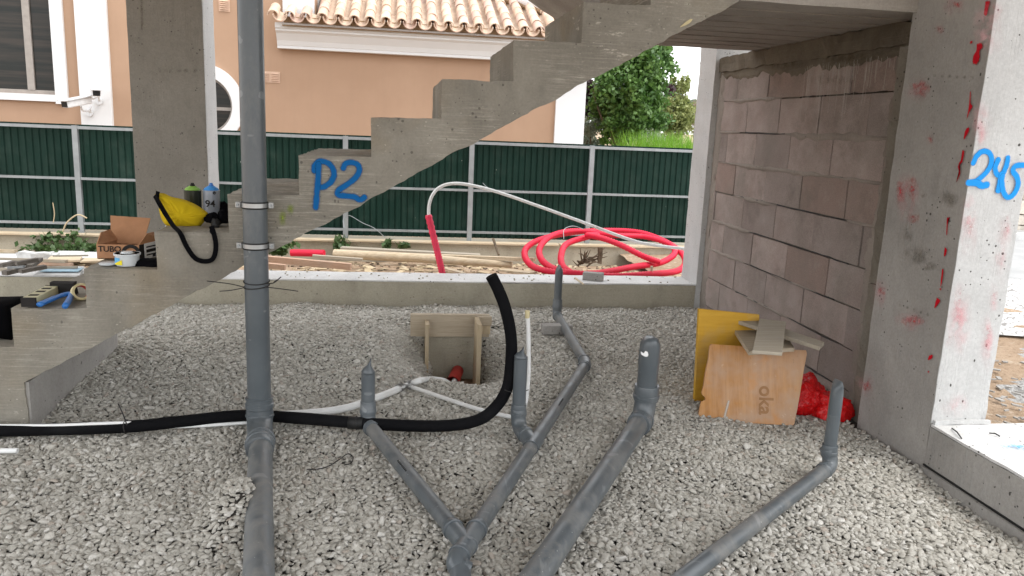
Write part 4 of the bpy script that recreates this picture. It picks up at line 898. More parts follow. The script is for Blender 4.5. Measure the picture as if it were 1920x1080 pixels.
# ------------------------------------------------------------------ drain pipes
def sock(parent, c, d, r, ln=.075): put('socket', ring(c, d, r*1.13, ln, 28, .07), 'pvc', parent, smooth=True, sharp=35)
def pipe(parent, pts, r, name='pipe', seg=28, mat='pvc', **k): return put(name, tube(pts, r, seg, **k), mat, parent, smooth=True, sharp=40)
def elbow(parent, a, b, c, r, name='elbow'):
    """bend from a to c round corner b, with beads at both mouths"""
    a, b, c = V(a), V(b), V(c); ps = [(1-t_)**2*a+2*t_*(1-t_)*b+t_*t_*c for t_ in [i/10 for i in range(11)]]
    put(name, tube(ps, r*1.10, 28), 'pvc', parent, smooth=True, sharp=40)
    d0, d1 = (a-b).normalized(), (c-b).normalized()
    put('bead', ring(a-d0*.004, d0, r*1.16, .03, 28, .05), 'pvc', parent, smooth=True, sharp=35); put('bead', ring(c-d1*.004, d1, r*1.16, .03, 28, .05), 'pvc', parent, smooth=True, sharp=35)
def squashed(parent, base, topz, r, ang, wide=1.35, name='stub_pipe', blunt=False):
    """standing stub whose upper end is heated and pinched flat"""
    base = V(base); h = topz-base.z; ps, rs, fl_ = [], [], []
    for t_, k, f in ((0, 1, 1), (.80, 1, 1), (.86, 1.0, .92), (.91, 1.05, .62), (.95, 1.0, .30), (1.0, .8, .08)) if not blunt else ((0, 1, 1), (.45, 1, 1), (.55, 1.04, 1), (.86, 1.02, .98), (.94, 1.0, .80), (.975, .93, .72), (1.0, .72, .60)):
        ps.append(base+V((0, 0, h*t_))); rs.append(r*k*(1 if f > .7 or blunt else (wide if f < .5 else 1.1))); fl_.append(f)
    vs, fs = tube(ps, rs, 28, flat=fl_); R = Matrix.Rotation(ang, 3, 'Z'); vs = [R @ (v-base)+base for v in vs]
    return put(name, (vs, fs), 'pvc', parent, smooth=True, sharp=60)
# 1 downpipe on the stair
rp = .050
pb = P(487, 775, Y=3.435); px_, py_ = pb.x, 3.435
dp = thing('downpipe', 'tall grey vertical drain pipe clipped to the stair side, its foot running into the gravel', 'drain pipe', (px_, py_, 0))
pipe(dp, [V((px_, py_, .17)), V((px_, py_, 2.96))], rp)
sock(dp, V((px_, py_, .175)), V((0, 0, -1)), rp, .09)
sock(dp, V((px_, py_, .19)), V((0, 0, -1)), rp*.98, .02)
e2 = P(487, 830, Z=.055); dnn = (P(485, 1080, Z=.03)-e2); end_ = e2+dnn*1.8; end_.z = .005
elbow(dp, V((px_, py_, .10)), V((px_, py_-.01, .045)), e2+V((0, .02, 0)), rp*1.0)
pipe(dp, [e2+V((0, .03, 0)), e2+dnn*.5, P(485, 1080, Z=.035), end_], rp*.95, mat='pvc_dusty')
sock(dp, e2+V((0, -.0, 0)), dnn, rp, .07)
for py in (384, 460):
    z = P(475, py, Y=py_).z; cl_ = put('pipe_clamp', lathe((px_, py_, z-.009), [(0, rp*1.06), (.018, rp*1.06)], 32), 'steel_strip', dp, smooth=True, sharp=40)
    put('rubber_lining', merge(lathe((px_, py_, z-.015), [(0, rp*1.05), (.006, rp*1.09)], 32), lathe((px_, py_, z+.009), [(0, rp*1.09), (.006, rp*1.05)], 32)), 'black_rubber', cl_)
    for s_ in (-1, 1): put('bolt_lug', obox(V((px_+s_*(rp+.016), py_-.005, z)), V((.011, 0, 0)), V((0, .008, 0)), V((0, 0, .013))), 'steel_strip', cl_, bevel=.003); put('bolt', lathe((px_+s_*(rp+.017), py_-.014, z), [(0, .006), (.006, .006)], 8, V((0, -1, 0))), 'galv', cl_)
    put('wall_stud', tube([V((px_, py_+rp, z)), V((px_, 3.5, z))], .005, 8), 'galv', cl_)
for k, (py, zs) in enumerate(((527, 0), (536, -.01))):
    z = P(478, py, Y=py_).z; put('wire_tie', tube([V((px_+math.cos(a)*(rp+.003), py_+math.sin(a)*(rp+.003), z+.006*math.sin(a+k))) for a in np.arange(0, 6.6, .3)], .0022, 6), 'wire', dp)
for pts_ in (((500, 532), (514, 530), (527, 519)), ((497, 538), (530, 542), (559, 546)), ((456, 538), (430, 532), (388, 527)), ((455, 540), (435, 544), (412, 546)), ((512, 531), (516, 527), (522, 524))):
    put('wire_end', tube(catmull([P(x, y, Y=py_-rp-.005+.02*i) for i, (x, y) in enumerate(pts_)], 4), .0021, 6), 'wire', dp)
# 2 forked run
r2 = .0305
fk = thing('forked_drain_pipe', 'grey drain run forking into three capped stubs across the gravel', 'drain pipe', P(875, 1020, Z=0))
J = P(874, 1022, Z=.045); LB = P(690, 795, Z=.055); B3 = P(1099, 682, Z=.05); B4 = P(1044, 590, Z=.06); TE = P(1000, 832, Z=.046)
dL = (LB-J).normalized(); dR = (TE-J).normalized(); dO = (P(862, 1090, Z=.03)-J).normalized()
pipe(fk, [J+dL*.09, LB-dL*.03], r2, mat='pvc_dusty'); pipe(fk, [J+dR*.09, TE], r2, mat='pvc_dusty'); pipe(fk, [TE, B3], r2, mat='pvc_dusty')
put('wye_branch', tube([J-(dL)*.02, J+dL*.12], r2*1.12, 28), 'pvc', fk, smooth=True, sharp=40); put('wye_branch', tube([J-dR*.07, J+dR*.12], r2*1.12, 28), 'pvc', fk, smooth=True, sharp=40)
for d in (dL, dR): put('bead', ring(J+d*.10, d, r2*1.17, .03, 28, .06), 'pvc', fk, smooth=True, sharp=35)
O1 = J-dR*.07; elbow(fk, O1, O1-dR*.05+V((0, 0, -.004)), P(863, 1066, Z=.03), r2); ob = P(863, 1066, Z=.03); pipe(fk, [ob, ob+V((-.01, -.4, -.10))], r2*1.1)
LBv = V((LB.x, LB.y, LB.z)); elbow(fk, LB-dL*.045, LB+V((0, 0, .0)), LB+V((0, 0, .055)), r2); sock(fk, LB+V((0, 0, .05)), V((0, 0, 1)), r2, .06)

def conestub(base, ytop, ytip, xtip, xo):
    zt_ = P(xo, ytop, Y=base.y).z; tipz = P(xo, ytip, Y=base.y).z; h_ = tipz-zt_
    pipe(fk, [base, V((base.x, base.y, zt_-.01))], r2, 'stub_pipe'); c_ = V((base.x, base.y, 0))
    put('pinched_tip', tube([V((c_.x, c_.y, zt_-.011)), V((c_.x, c_.y, zt_)), V((c_.x+.001, c_.y, zt_+h_*.18)), V((c_.x+.004, c_.y, zt_+h_*.42)), V((c_.x+.008, c_.y, zt_+h_*.72)), V((c_.x+.010, c_.y, tipz))], [r2*.995, r2*.99, r2*.86, r2*.5, r2*.24, r2*.08], 24, flat=[1, 1, .9, .7, .6, .6]), 'pvc', fk, smooth=True)
conestub(LB+V((0, 0, .08)), 696, 672, 689, 687)
# tee with standing stub
sb_ = P(971, 800, Z=.055); sd1 = V((sb_.x, sb_.y, sb_.z))
elbow(fk, sd1+V((0, 0, .06)), sd1+V((0, 0, -.01)), sd1+(TE-sd1)*.45, r2*1.02); put('tee_branch', tube([sd1+(TE-sd1)*.4, TE], r2*1.12, 28), 'pvc', fk, smooth=True, sharp=40)
put('tee_body', tube([TE-(B3-TE).normalized()*.05, TE+(B3-TE).normalized()*.055], r2*1.14, 28), 'pvc', fk, smooth=True, sharp=40)
sock(fk, sd1+V((0, 0, .055)), V((0, 0, 1)), r2, .055); conestub(sd1+V((0, 0, .08)), 668, 650, 979, 977)
# far bend and stub
dB = (B4-B3).normalized(); elbow(fk, B3-(B3-TE).normalized()*.05, B3, B3+dB*.06, r2); sock(fk, B3+dB*.05, dB, r2, .045)
pipe(fk, [B3+dB*.05, B4-dB*.03], r2, mat='pvc_dusty'); elbow(fk, B4-dB*.04, B4, B4+V((0, 0, .05)), r2); sock(fk, B4+V((0, 0, .045)), V((0, 0, 1)), r2, .07)
squashed(fk, B4+V((0, 0, .10)), P(1044, 497, Y=B4.y).z, r2*.93, math.radians(10), 1.12)
pm_ = [(lambda p, d: (p, d))(J+dL*k, dL) for k in (.5, .75)]
for p_, d_ in ((TE.lerp(B3, .35), (B3-TE).normalized()), (J+dL*.55, dL)):
    s_ = d_.cross(V((0, 0, 1))).normalized(); n_ = (CAM-p_).normalized(); n_ = (n_-d_*n_.dot(d_)).normalized(); sx = d_.cross(n_)
    for q_ in range(9): c_ = p_+n_*(r2+.0012)+d_*(.012*q_); put('pipe_print', obox(c_, d_*.0035, sx*.0035, n_*.0003), 'print_black', fk)
# 3 large stub
r3 = .056
G = P(1207, 782, Z=.07); Gd = (P(1000, 1088, Z=.05)-G).normalized(); bg = thing('drain_pipe', 'thickest grey drain pipe lying in the gravel with a tall taped-off stub', 'drain pipe', G)
pipe(bg, [G+Gd*.06, P(1000, 1088, Z=.045)+Gd*.5], r3*.80, mat='pvc_dusty'); elbow(bg, G+Gd*.09, G+V((0, 0, -.01)), G+V((.004, .0, .10)), r3*.84); put('bead', ring(G+Gd*.05, -Gd, r3*.98, .03, 28, .05), 'pvc', bg, smooth=True, sharp=35)
sock(bg, G+V((.004, 0, .085)), V((0, 0, 1)), r3*.92, .075); squashed(bg, G+V((.004, 0, .14)), P(1218, 632, Y=G.y).z, r3*.86, 0, 1, blunt=True)
pt_ = P(1209, 663, Y=G.y-r3*.88); mark('white_scrape', [blob([P(x, y, Y=G.y-r3*.885) for x, y in ((1200, 658), (1206, 662), (1210, 657), (1216, 660), (1217, 668), (1210, 670), (1201, 665))], ny, .002)], 'white_paint', bg)
# 4 right pipe
r4 = .0285
K1 = P(1556, 874, Z=.045); Kd = (P(1290, 1078, Z=.045)-K1).normalized(); rt = thing('drain_pipe', 'slim grey drain pipe at the right with a flattened stub beside the red bag', 'drain pipe', K1)
pipe(rt, [K1+Kd*.04, P(1290, 1078, Z=.045)+Kd*.4], r4*1.05, mat='pvc_dusty'); elbow(rt, K1+Kd*.05, K1+V((.01, 0, 0)), K1+V((-.008, .005, .055)), r4)
s4 = K1+V((-.008, .005, .05)); sock(rt, s4, V((0, 0, 1)), r4, .045); squashed(rt, s4+V((0, 0, .03)), P(1566, 713, Y=s4.y).z, r4*.92, math.radians(6), 1.25)

# ------------------------------------------------------------------ hoses and water pipes
def Q(x, y, z): return P(x, y, Z=z)
rh = .0265
bh = thing('insulated_hose', 'black foam-covered hose crossing the gravel and curling upright at its open end', 'hose', P(560, 783, Z=0))
low = [Q(-560, 818, .05), Q(-300, 812, .05), Q(-60, 808, .05), Q(60, 806, .05), Q(240, 800, .05), Q(350, 789, .055), Q(460, 779, .06), Q(560, 784, .065), Q(660, 792, .07), Q(760, 798, .065), Q(840, 798, .07)]
Yh = Q(930, 770, .12).y
up_ = [P(895, 788, Y=Yh-.06), P(928, 765, Y=Yh-.02), P(950, 730, Y=Yh), P(958, 680, Y=Yh), P(958, 630, Y=Yh), P(948, 580, Y=Yh), P(935, 545, Y=Yh), P(921, 517, Y=Yh)]
path = catmull(low+up_, 9)
put('foam_sleeve', tube(path, [rh*(1+.03*mnoise.noise(p*14)) for p in path], 22), 'black_foam', bh, smooth=True, sharp=60)
for px, py, zc_ in ((236, 800, .05), (668, 793, .07)):
    c = Q(px, py, zc_); put('wire_tie', tube([c+V((.002*math.sin(a*2), math.cos(a)*(rh+.003), math.sin(a)*(rh+.003))) for a in np.arange(0, 6.6, .35)], .0025, 6), 'wire', bh)
put('wire_end', tube(catmull([Q(238, 797, .09), P(232, 780, Y=Q(238, 797, .09).y), P(222, 757, Y=Q(238, 797, .09).y+.02)], 4), .0026, 6), 'wire', bh)
tpc = Q(664, 793, .07); dd = (Q(700, 795, .07)-tpc).normalized(); put('foil_tape', tube([tpc-dd*.025, tpc+dd*.04], rh*1.035, 22), 'black_rubber', bh, smooth=True)
th_ = P(960, 733, Y=Yh); put('wire_tie', tube(catmull([P(946, 731, Y=Yh-.03), P(958, 735, Y=Yh-.035), P(978, 734, Y=Yh-.03), P(991, 731, Y=Yh-.02)], 4), .002, 6), 'wire', bh)
wp_ = thing('water_pipe', 'white water pipe with a crimped tee leading from the red sleeve in the pit', 'water pipe', P(760, 722, Z=0))
TJ = Q(762, 722, gh(*Q(762, 722, .03).xy)+.03)
def lay(px, py, h=.02):
    q = P(px, py, Z=0)
    for _ in range(6): q = P(px, py, Z=gh(q.x, q.y)+h)
    return q
big_ = [lay(470, 779, .04), lay(560, 776, .04), lay(640, 767, .035), lay(700, 748, .03), lay(748, 729, .03)]
put('wide_pipe', tube(catmull(big_, 8), .0185, 18), 'white_pipe', wp_, smooth=True)
bx = P(855, 708, Y=5.02)
arch = [lay(772, 719, .03), lay(790, 713, .045), P(812, 711, Y=4.50), P(832, 714, Y=4.58), P(845, 721, Y=4.66), P(851, 717, Y=4.80), P(856, 704, Y=5.0)]
put('wide_pipe', tube(catmull(arch, 8), .0165, 18), 'white_pipe', wp_, smooth=True)
small = [lay(770, 725, .028), lay(820, 742, .022), lay(880, 762, .022), lay(930, 776, .022), lay(968, 782, .022), lay(985, 775, .03)]
put('slim_pipe', tube(catmull(small, 8), .0105, 14), 'white_pipe', wp_, smooth=True)
tj0, tj1, tj2 = lay(752, 727, .03), lay(768, 720, .03), lay(768, 725, .028)
put('crimp_tee', tube([tj0, tj1], .015, 16), 'metal_ring', wp_, smooth=True)
for a, b, r in ((lay(746, 729, .03), lay(753, 726, .03), .021), (lay(766, 721, .03), lay(773, 718, .03), .019), (lay(763, 723, .028), lay(770, 726, .028), .013)):
    for k in range(3): q = a+(b-a)*(k/2.2); put('crimp_ring', ring(q, (b-a), r, .006, 18, .08), 'metal_ring', wp_, smooth=True)
uv_ = P(984, 772, Z=.04); Yu = uv_.y
put('slim_riser', tube(catmull([P(972, 783, Y=Yu-.02), P(981, 770, Y=Yu), P(987, 745, Y=Yu), P(991, 700, Y=Yu), P(991, 640, Y=Yu), P(989, 583, Y=Yu)], 8), .0105, 14), 'white_pipe', wp_, smooth=True)
put('taped_end', tube([P(989, 596, Y=Yu), P(989, 582, Y=Yu)], .0115, 12), 'tape', wp_)
hp = thing('water_pipe', 'slim pale pipe half hidden along the black hose at the left', 'water pipe', P(250, 796, Z=0))
put('pipe', tube(catmull([Q(-500, 806, .06), Q(-40, 799, .07), Q(100, 798, .07), Q(240, 793, .07), Q(300, 800, .03), Q(380, 798, .03), Q(470, 792, .03)], 6), .008, 12), 'white_pipe', hp, smooth=True)
top('pipe_offcut', tube([Q(-160, 846, .02), Q(33, 845, .02)], .011, 14), 'white_pipe', 'short white pipe end poking in at the left edge of the gravel', 'pipe offcut', smooth=True, sharp=40)
top('loose_wire', tube(catmull([lay(575, 880, .01), lay(600, 879, .013), lay(620, 872, .02), lay(638, 860, .02), lay(652, 851, .018), lay(662, 857, .015), lay(658, 868, .012), lay(645, 872, .01)], 5), .0022, 6), 'wire', 'thin black wire loop lying on the gravel beside the downpipe foot', 'wire')

# ------------------------------------------------------------------ formwork box in the pit
fb = thing('formwork_box', 'timber formwork box round a concrete inspection chamber sunk in the gravel', 'formwork', (.38, 5.05, -.2))
YB = 5.1
def bp(px, py, y=YB): return P(px, py, Y=y)
put('cross_board', rough_box(bp(770, 600).x, bp(918, 600).x, YB-.005, YB+.035, bp(840, 631).z, bp(840, 590).z, .08, .002, 31), 'timber', fb)
put('cleat', rough_box(bp(893, 600).x, bp(921, 600).x, YB-.035, YB-.007, bp(905, 608).z, bp(905, 592).z, .08, .002, 32), 'timber', fb)
put('cleat', rough_box(bp(898, 600).x, bp(919, 600).x, YB-.033, YB-.007, bp(905, 624).z, bp(905, 608).z-.003, .08, .002, 33), 'timber_v', fb)
put('chamber_wall', rough_box(bp(805, 650).x-.03, bp(893, 650).x+.04, YB+.04, YB+.09, -.45, bp(850, 629).z+.01, .06, .003, 34), 'conc_beam', fb)
put('side_board', rough_box(bp(797, 650, 4.98).x, bp(804, 650, 4.98).x, 4.97, YB+.035, -.40, bp(800, 608, 4.98).z, .06, .002, 35), 'timber_v', fb)
put('side_board', rough_box(bp(893, 650, 4.90).x, bp(901, 650, 4.90).x, 4.86, YB-.04, -.40, bp(890, 606, 4.90).z, .06, .002, 36), 'timber_v', fb)
rs_ = thing('red_sleeve', 'red conduit end sticking out of the chamber pit round the white pipe', 'conduit', P(850, 712, Y=4.9))
a_, b_ = P(858, 696, Y=5.12), P(848, 718, Y=4.84)
sv = tube([a_, a_+(b_-a_)*.92, b_], [.040, .040, .043], 24, caps=False); put('sleeve', sv, 'dark_red', rs_, smooth=True); put('sleeve_lining', tube([a_, a_+(b_-a_)*.92, b_], [.034, .034, .037], 24, caps=False), 'dark_red', rs_, smooth=True)
for i, (px, py, s_) in enumerate(((872, 703, .03), (878, 712, .022), (886, 706, .02))):
    q = P(px, py, Y=4.98); bm_ = rough_box(q.x-s_, q.x+s_, q.y-s_, q.y+s_, q.z-s_*.8, q.z+s_*.7, .015, .012, i*9); 
for px, z0 in ((850, 0),):
    pit = grid(.225, .555, 4.84, 5.135, 30, 34, lambda x, y: -.285+.02*mnoise.noise(V((x*9, y*9, 2)))+.012*mnoise.noise(V((x*30, y*30, 2)))); put('pit_soil', pit, 'dirt', smooth=True, kind='structure')

# ------------------------------------------------------------------ boards, bag and blocks at the right
def board4(name, c4, th, mat, label, cat, grp=None, **k): 
    vf = slab4(c4, th); return top(name, vf, mat, label, cat, grp, bevel=.0015, **k)
yb0, yb1 = P(1310, 787, Z=-.01), P(1488, 797, Z=-.01)
Yt0, Yt1 = yb0.y+.10, yb1.y+.10
pc = [P(1308, 789, Y=yb0.y), P(1489, 798, Y=yb1.y), P(1514, 657, Y=Yt1), P(1332, 645, Y=Yt0)]
# ragged left edge with a notch
A, B, Cc, D = pc
def lerp2(u, v): return (A*(1-u)+B*u)*(1-v)+(D*(1-u)+Cc*u)*v
out = [(0, 0), (.3, -.004), (.6, .003), (.985, 0), (1, .02), (1.003, .4), (.998, .7), (1, .96), (.985, 1), (.7, .996), (.5, 1.002), (.2, .998), (.01, 1.0), (-.002, .97), (.006, .80), (-.002, .62), (.002, .45), (-.004, .36), (.012, .33), (.035, .31), (.045, .28), (.025, .255), (.005, .25), (0, .12)]
nv = (B-A).cross(D-A).normalized(); nv = -nv if nv.dot(CAM-A) > 0 else nv
ov = [lerp2(u, v) for u, v in out]; m = len(ov)
ply = top('plywood_panel', (ov+[p+nv*.02 for p in ov], [tuple(range(m)), tuple(range(m, 2*m))[::-1]]+[(i, (i+1) % m, m+(i+1) % m, m+i) for i in range(m)]), 'ply_orange', 'worn orange plywood panel with a faded stamp, nearest of the boards by the block wall', 'plywood panel')
xd = (B-A).normalized(); zd = (D-A); zd = (zd-xd*zd.dot(xd)).normalized()
fr4 = frame4(lerp2(.66, .31)-nv*.0025, -zd, xd); text_mesh('stamp', 'oka', .10, 'print_stamp', ply, fr4, .002)
0 and text_mesh('stamp', 'D', .08, 'print_stamp', ply, frame4(lerp2(.675, .56)-nv*.0025, -zd, xd), -.0015)
mark('split_streak', [ribbon([lerp2(.27, 0.02), lerp2(.275, .13), lerp2(.285, .27)], .018, -nv, lift=.002)], 'drip', ply)
yl = P(1303, 752, Z=.0).y; yr = yl+.42
board4('yellow_board', [P(1302, 752, Y=yl), P(1425, 775, Y=yl+.02), P(1424, 590, Y=yl+.06), P(1311, 579, Y=yl+.03)], .021, 'ply_yellow', 'bright yellow shutter board standing behind the orange plywood', 'board')
zt = lerp2(.5, 1).z+.002
q0 = lerp2(.25, 1)
def ZB(px, py, dz=0): return P(px, py, Z=zt+.022+dz)
board4('plank_offcut', [ZB(1404, 659), ZB(1490, 652), ZB(1470, 622, .002), ZB(1361, 594, .004)], .020, 'timber', 'pointed plank offcut, lowest of the scraps on the orange plywood', 'plank')
board4('batten', [ZB(1537, 650, .045), ZB(1546, 641, .045), ZB(1391, 589, .055), ZB(1374, 598, .055)], .020, 'timber_grey', 'long thin grey batten sticking out right from the scraps', 'batten')
board4('plank_offcut', [ZB(1411, 657, .068), ZB(1467, 661, .068), ZB(1474, 603, .072), ZB(1424, 597, .072)], .016, 'timber_grey', 'small pale grey board, topmost of the scraps on the plywood', 'plank')
def lump(pts, r, seed, amp=.25, mat='red_film', sub=3):
    bm = bmesh.new(); bmesh.ops.create_icosphere(bm, subdivisions=sub+1, radius=1); vs = []
    for v in bm.verts:
        p = v.co.copy(); k = 1+amp*mnoise.noise(p*1.3+V((seed, 0, 0)))+amp*.6*abs(mnoise.noise(p*3.2+V((0, seed, 0))))+amp*.25*mnoise.noise(p*8); vs.append(V((p.x*r[0]*k, p.y*r[1]*k, max(-r[2]*.7, p.z*r[2]*k)))+pts)
    fs = [tuple(v.index for v in f.verts) for f in bm.faces]; bm.free(); return vs, fs
q = P(1530, 790, Z=-.03); rb2 = thing('red_plastic_bag', 'crumpled translucent red plastic bag at the foot of the block wall', 'plastic bag', q)
q1, q2 = P(1515, 750, Z=.06), P(1562, 765, Z=.04)
put('bag', merge(lump(q1+V((.0, .05, .00)), (.125, .10, .105), 3, .45), lump(q2+V((.0, .03, -.01)), (.095, .08, .068), 8, .45), lump(q1+V((.05, .06, -.03)), (.12, .08, .06), 5, .4)), 'red_film', rb2, smooth=True)
def cblock(c, l, w_, h, rot, label, n_):
    x = V((math.cos(rot), math.sin(rot), 0)); y = V((-x.y, x.x, 0)); c = V(c)
    o = top('concrete_brick', obox(c+V((0, 0, h/2)), x*l/2, y*w_/2, V((0, 0, h/2))), 'conc_grey', label, 'concrete block', 'small grey concrete blocks', bevel=.004); return o
cblock(P(1114, 528, Z=.19)+V((0, .04, .006)), .165, .08, .062, -.35, 'small grey concrete block resting on the beam top in front of the red coil', 0)
cblock(P(1047, 624, Z=.03)+V((0, .06, -.018)), .205, .09, .062, .05, 'small grey concrete block on the gravel under the far drain pipe', 1)

# ------------------------------------------------------------------ behind the beam: coil, planks, stakes
def dz_(x, y): return dh(x, y)
def layd(px, py, h=.02):
    q = P(px, py, Z=0)
    for _ in range(6): q = P(px, py, Z=dz_(q.x, q.y)+h)
    return q
rc = .028
def C(px, py, Y): return P(px, py, Y=Y)
coilpts = [C(1078, 515, 6.55), C(1040, 511, 6.6), C(1000, 500, 6.8), C(984, 480, 7.2), C(990, 462, 7.6), C(1020, 447, 8.0), C(1075, 436, 8.3), C(1140, 432, 8.4), C(1200, 436, 8.3), C(1245, 452, 8.0), C(1275, 472, 7.5), C(1285, 492, 7.1), C(1270, 508, 6.8), C(1220, 514, 6.6), C(1150, 518, 6.5), C(1095, 514, 6.5),
 C(1050, 508, 6.62), C(1018, 490, 6.9), C(1012, 465, 7.3), C(1035, 442, 7.8), C(1080, 433, 8.1), C(1150, 441, 8.0), C(1210, 444, 8.0), C(1255, 458, 7.8), C(1265, 475, 7.4), C(1240, 492, 7.1), C(1190, 500, 6.9), C(1130, 511, 6.7), C(1090, 514, 6.58), C(1060, 500, 6.7), C(1052, 475, 7.2), C(1075, 455, 7.7), C(1120, 442, 8.1), C(1170, 432, 8.3), C(1215, 437, 8.2), C(1250, 452, 7.9)]
lp2 = [C(1056, 500, 6.75), C(1052, 480, 7.0), C(1062, 458, 7.4), C(1095, 446, 7.8), C(1120, 441, 7.9)]
lp3 = [C(1100, 441, 7.7), C(1130, 447, 7.4), C(1165, 460, 7.2), C(1205, 480, 7.0), C(1238, 492, 6.95)]
coil = thing('conduit_coil', 'loosely coiled red corrugated conduit lying behind the beam', 'conduit coil', C(1130, 500, 7.3))
def corrtube(pts, r, n=14, seg=14):
    ps = catmull(pts, n); out_, d = [ps[0]], 0
    for a, b in zip(ps[:-1], ps[1:]):
        L_ = (b-a).length; k = max(1, round(L_/.015)); out_ += [a+(b-a)*(j+1)/k for j in range(k)]
    return tube(out_, [r*(1.08 if i % 2 else .88) for i in range(len(out_))], seg)
put('conduit', corrtube(coilpts[:16], rc), 'red_pipe', coil, smooth=True); put('conduit', corrtube(coilpts[15:29], rc), 'red_pipe', coil, smooth=True)
put('conduit', corrtube(lp3, rc*.98), 'red_pipe', coil, smooth=True); put('conduit', corrtube([C(1075, 514, 6.60)]+lp2+lp3[:1], rc), 'red_pipe', coil, smooth=True)
wc = thing('water_pipe', 'white pipe arching out of an upright red sleeve and away to the far column', 'water pipe', C(832, 512, 6.5))
put('pipe', tube(catmull([C(812, 440, 6.5), C(804, 403, 6.5), C(808, 372, 6.5), C(825, 351, 6.52), C(855, 344, 6.55), C(900, 351, 6.58), C(960, 369, 6.6), C(1080, 412, 6.6), C(1180, 449, 6.55), C(1230, 460, 6.5), C(1297, 468, 6.42)], 10), .0135, 16), 'white_pipe', wc, smooth=True)
put('red_sleeve', corrtube([C(831, 520, 6.5), C(822, 480, 6.5), C(812, 440, 6.5), C(803, 403, 6.5)], .028, 8), 'red_sleeve', wc, smooth=True)
top('pipe_offcut', tube([C(546, 474, 8.3), C(608, 475, 8.2)], .036, 18), 'red_pipe', 'short red conduit offcut on the dirt left of the poles', 'conduit', smooth=True, sharp=40)
lg = lambda px, py, Y: P(px, py, Y=Y)
top('timber_pole', tube([lg(627, 476, 8.1), lg(790, 484, 7.8), lg(960, 497, 7.5)], [.048, .045, .03], 14), 'timber_pale', 'round timber pole lying on the dirt behind the beam, thickest one', 'pole', smooth=True, sharp=50)
top('timber_pole', bar(lg(760, 478, 8.4), lg(1003, 487, 7.3), .06, .035), 'timber_pale', 'thin squared batten ending just left of the red coil', 'batten')
top('timber_plank', bar(lg(640, 466, 8.75), lg(900, 480, 8.5), .10, .04), 'timber_grey', 'weathered grey plank along the kerb wall behind the pole', 'plank')
top('timber_plank', bar(lg(440, 480, 7.1), lg(658, 500, 6.9), .05, .055), 'timber_pink', 'pinkish squared timber lying close behind the beam at the left', 'plank')
top('timber_plank', bar(lg(470, 495, 6.9), lg(535, 501, 6.85), .05, .045), 'timber_pink', 'short pinkish timber block beside the downpipe, below the long one', 'plank')
top('wood_slat', bar(lg(586, 480, 7.6), lg(680, 487, 7.6), .05, .025), 'timber_grey', 'short grey slat under the pale pole end', 'slat')
top('wood_slat', bar(lg(834, 503, 6.8), lg(870, 513, 6.55), .05, .015), 'timber_pale', 'small pale slat beside the foot of the upright red sleeve', 'slat')
top('wood_slat', bar(lg(940, 506, 6.95), lg(1000, 512, 6.65), .10, .015), 'timber_pale', 'pale flat board corner left of the red coil', 'slat')
top('wood_slat', bar(P(1078, 521, Z=.20), P(1094, 533, Z=.202), .014, .008), 'timber_pale', 'tiny pale splinter on the beam top left of the grey block', 'splinter')
top('timber_stake', tube([lg(1222, 520, 6.6), lg(1222, 499, 6.6)], [.004, .013], 8), 'timber', 'short wooden stake upright in front of the red coil', 'stake')
top('dry_stick', tube([lg(935, 478, 8.7), lg(925, 448, 8.9)], [.012, .016], 7), 'bark', 'dry stick leaning on the kerb left of the coil', 'stick')
# roots
rt_ = []
for i in range(26):
    a = lg(1095+random.uniform(-14, 10), 495+random.uniform(-10, 5), 8.0); b = a+V((random.uniform(-.1, .25), random.uniform(-.2, .1), random.uniform(.0, .16))); rt_.append(tube([a, (a+b)/2+V((0, 0, random.uniform(-.02, .04))), b], [.010, .007, .003], 5))
top('root_clump', merge(*rt_), 'bark', 'clump of dry broken roots inside the red coil', 'roots', kind='stuff')
top('bark_piece', rough_box(*(lambda c: (c.x-.02, c.x+.02, c.y-.02, c.y+.02, c.z, c.z+.17))(lg(1124, 494, 7.9)), .03, .012, 3), 'bark', 'upright reddish bark fragment among the dry roots', 'bark')
# wood chips and debris scattered on the dirt
def chips(name, n, x0, x1, y0, y1, mat, label, f, s0=.02, s1=.07, seed=1):
    r_ = random.Random(seed); ms = []
    for i in range(n):
        x, y = r_.uniform(x0, x1), r_.uniform(y0, y1); a = r_.uniform(0, 3.14); l = r_.uniform(s0, s1); d = V((math.cos(a), math.sin(a), r_.uniform(-.15, .15)))*l/2; s = V((-d.y, d.x, 0)).normalized()*l*r_.uniform(.08, .3)
        ms.append(obox(V((x, y, f(x, y)+.008)), d, s, V((0, 0, .004))))
    return tag(put(name, merge(*ms), mat), label, 'debris', kind='stuff')
chips('wood_chips', 90, -1.6, 2.9, 6.5, 8.9, 'timber_pale', 'pale wood chips and splinters littering the dirt', dh, .02, .10)
chips('dead_leaves', 700, -4, 2.9, 6.45, 9.0, 'bark', 'brown dead leaf litter on the dirt', dh, .015, .05, 3)
chips('dry_straw', 500, -4, 3.0, 6.45, 9.0, 'straw', 'dry straw scattered on the dirt', dh, .03, .14, 5)
chips('beam_crumbs', 60, -1.2, 2.4, 6.1, 6.38, 'conc_beam', 'grey mortar crumbs on the beam top', lambda x, y: .192, .006, .018, 6)
# verge stones and roots outside right
chips('verge_rubble', 1500, 2.85, 6.5, 2.6, 6.2, 'conc_grey', 'grey rubble crumbs on the verge outside', lambda x, y: -.02+.05*mnoise.noise(V((x*1.2, y*1.2, 5))), .015, .06, 8)
chips('verge_roots', 260, 3.9, 6.0, 4.9, 6.4, 'straw', 'dry brown roots and straw on the bank outside', lambda x, y: .0, .03, .12, 9)

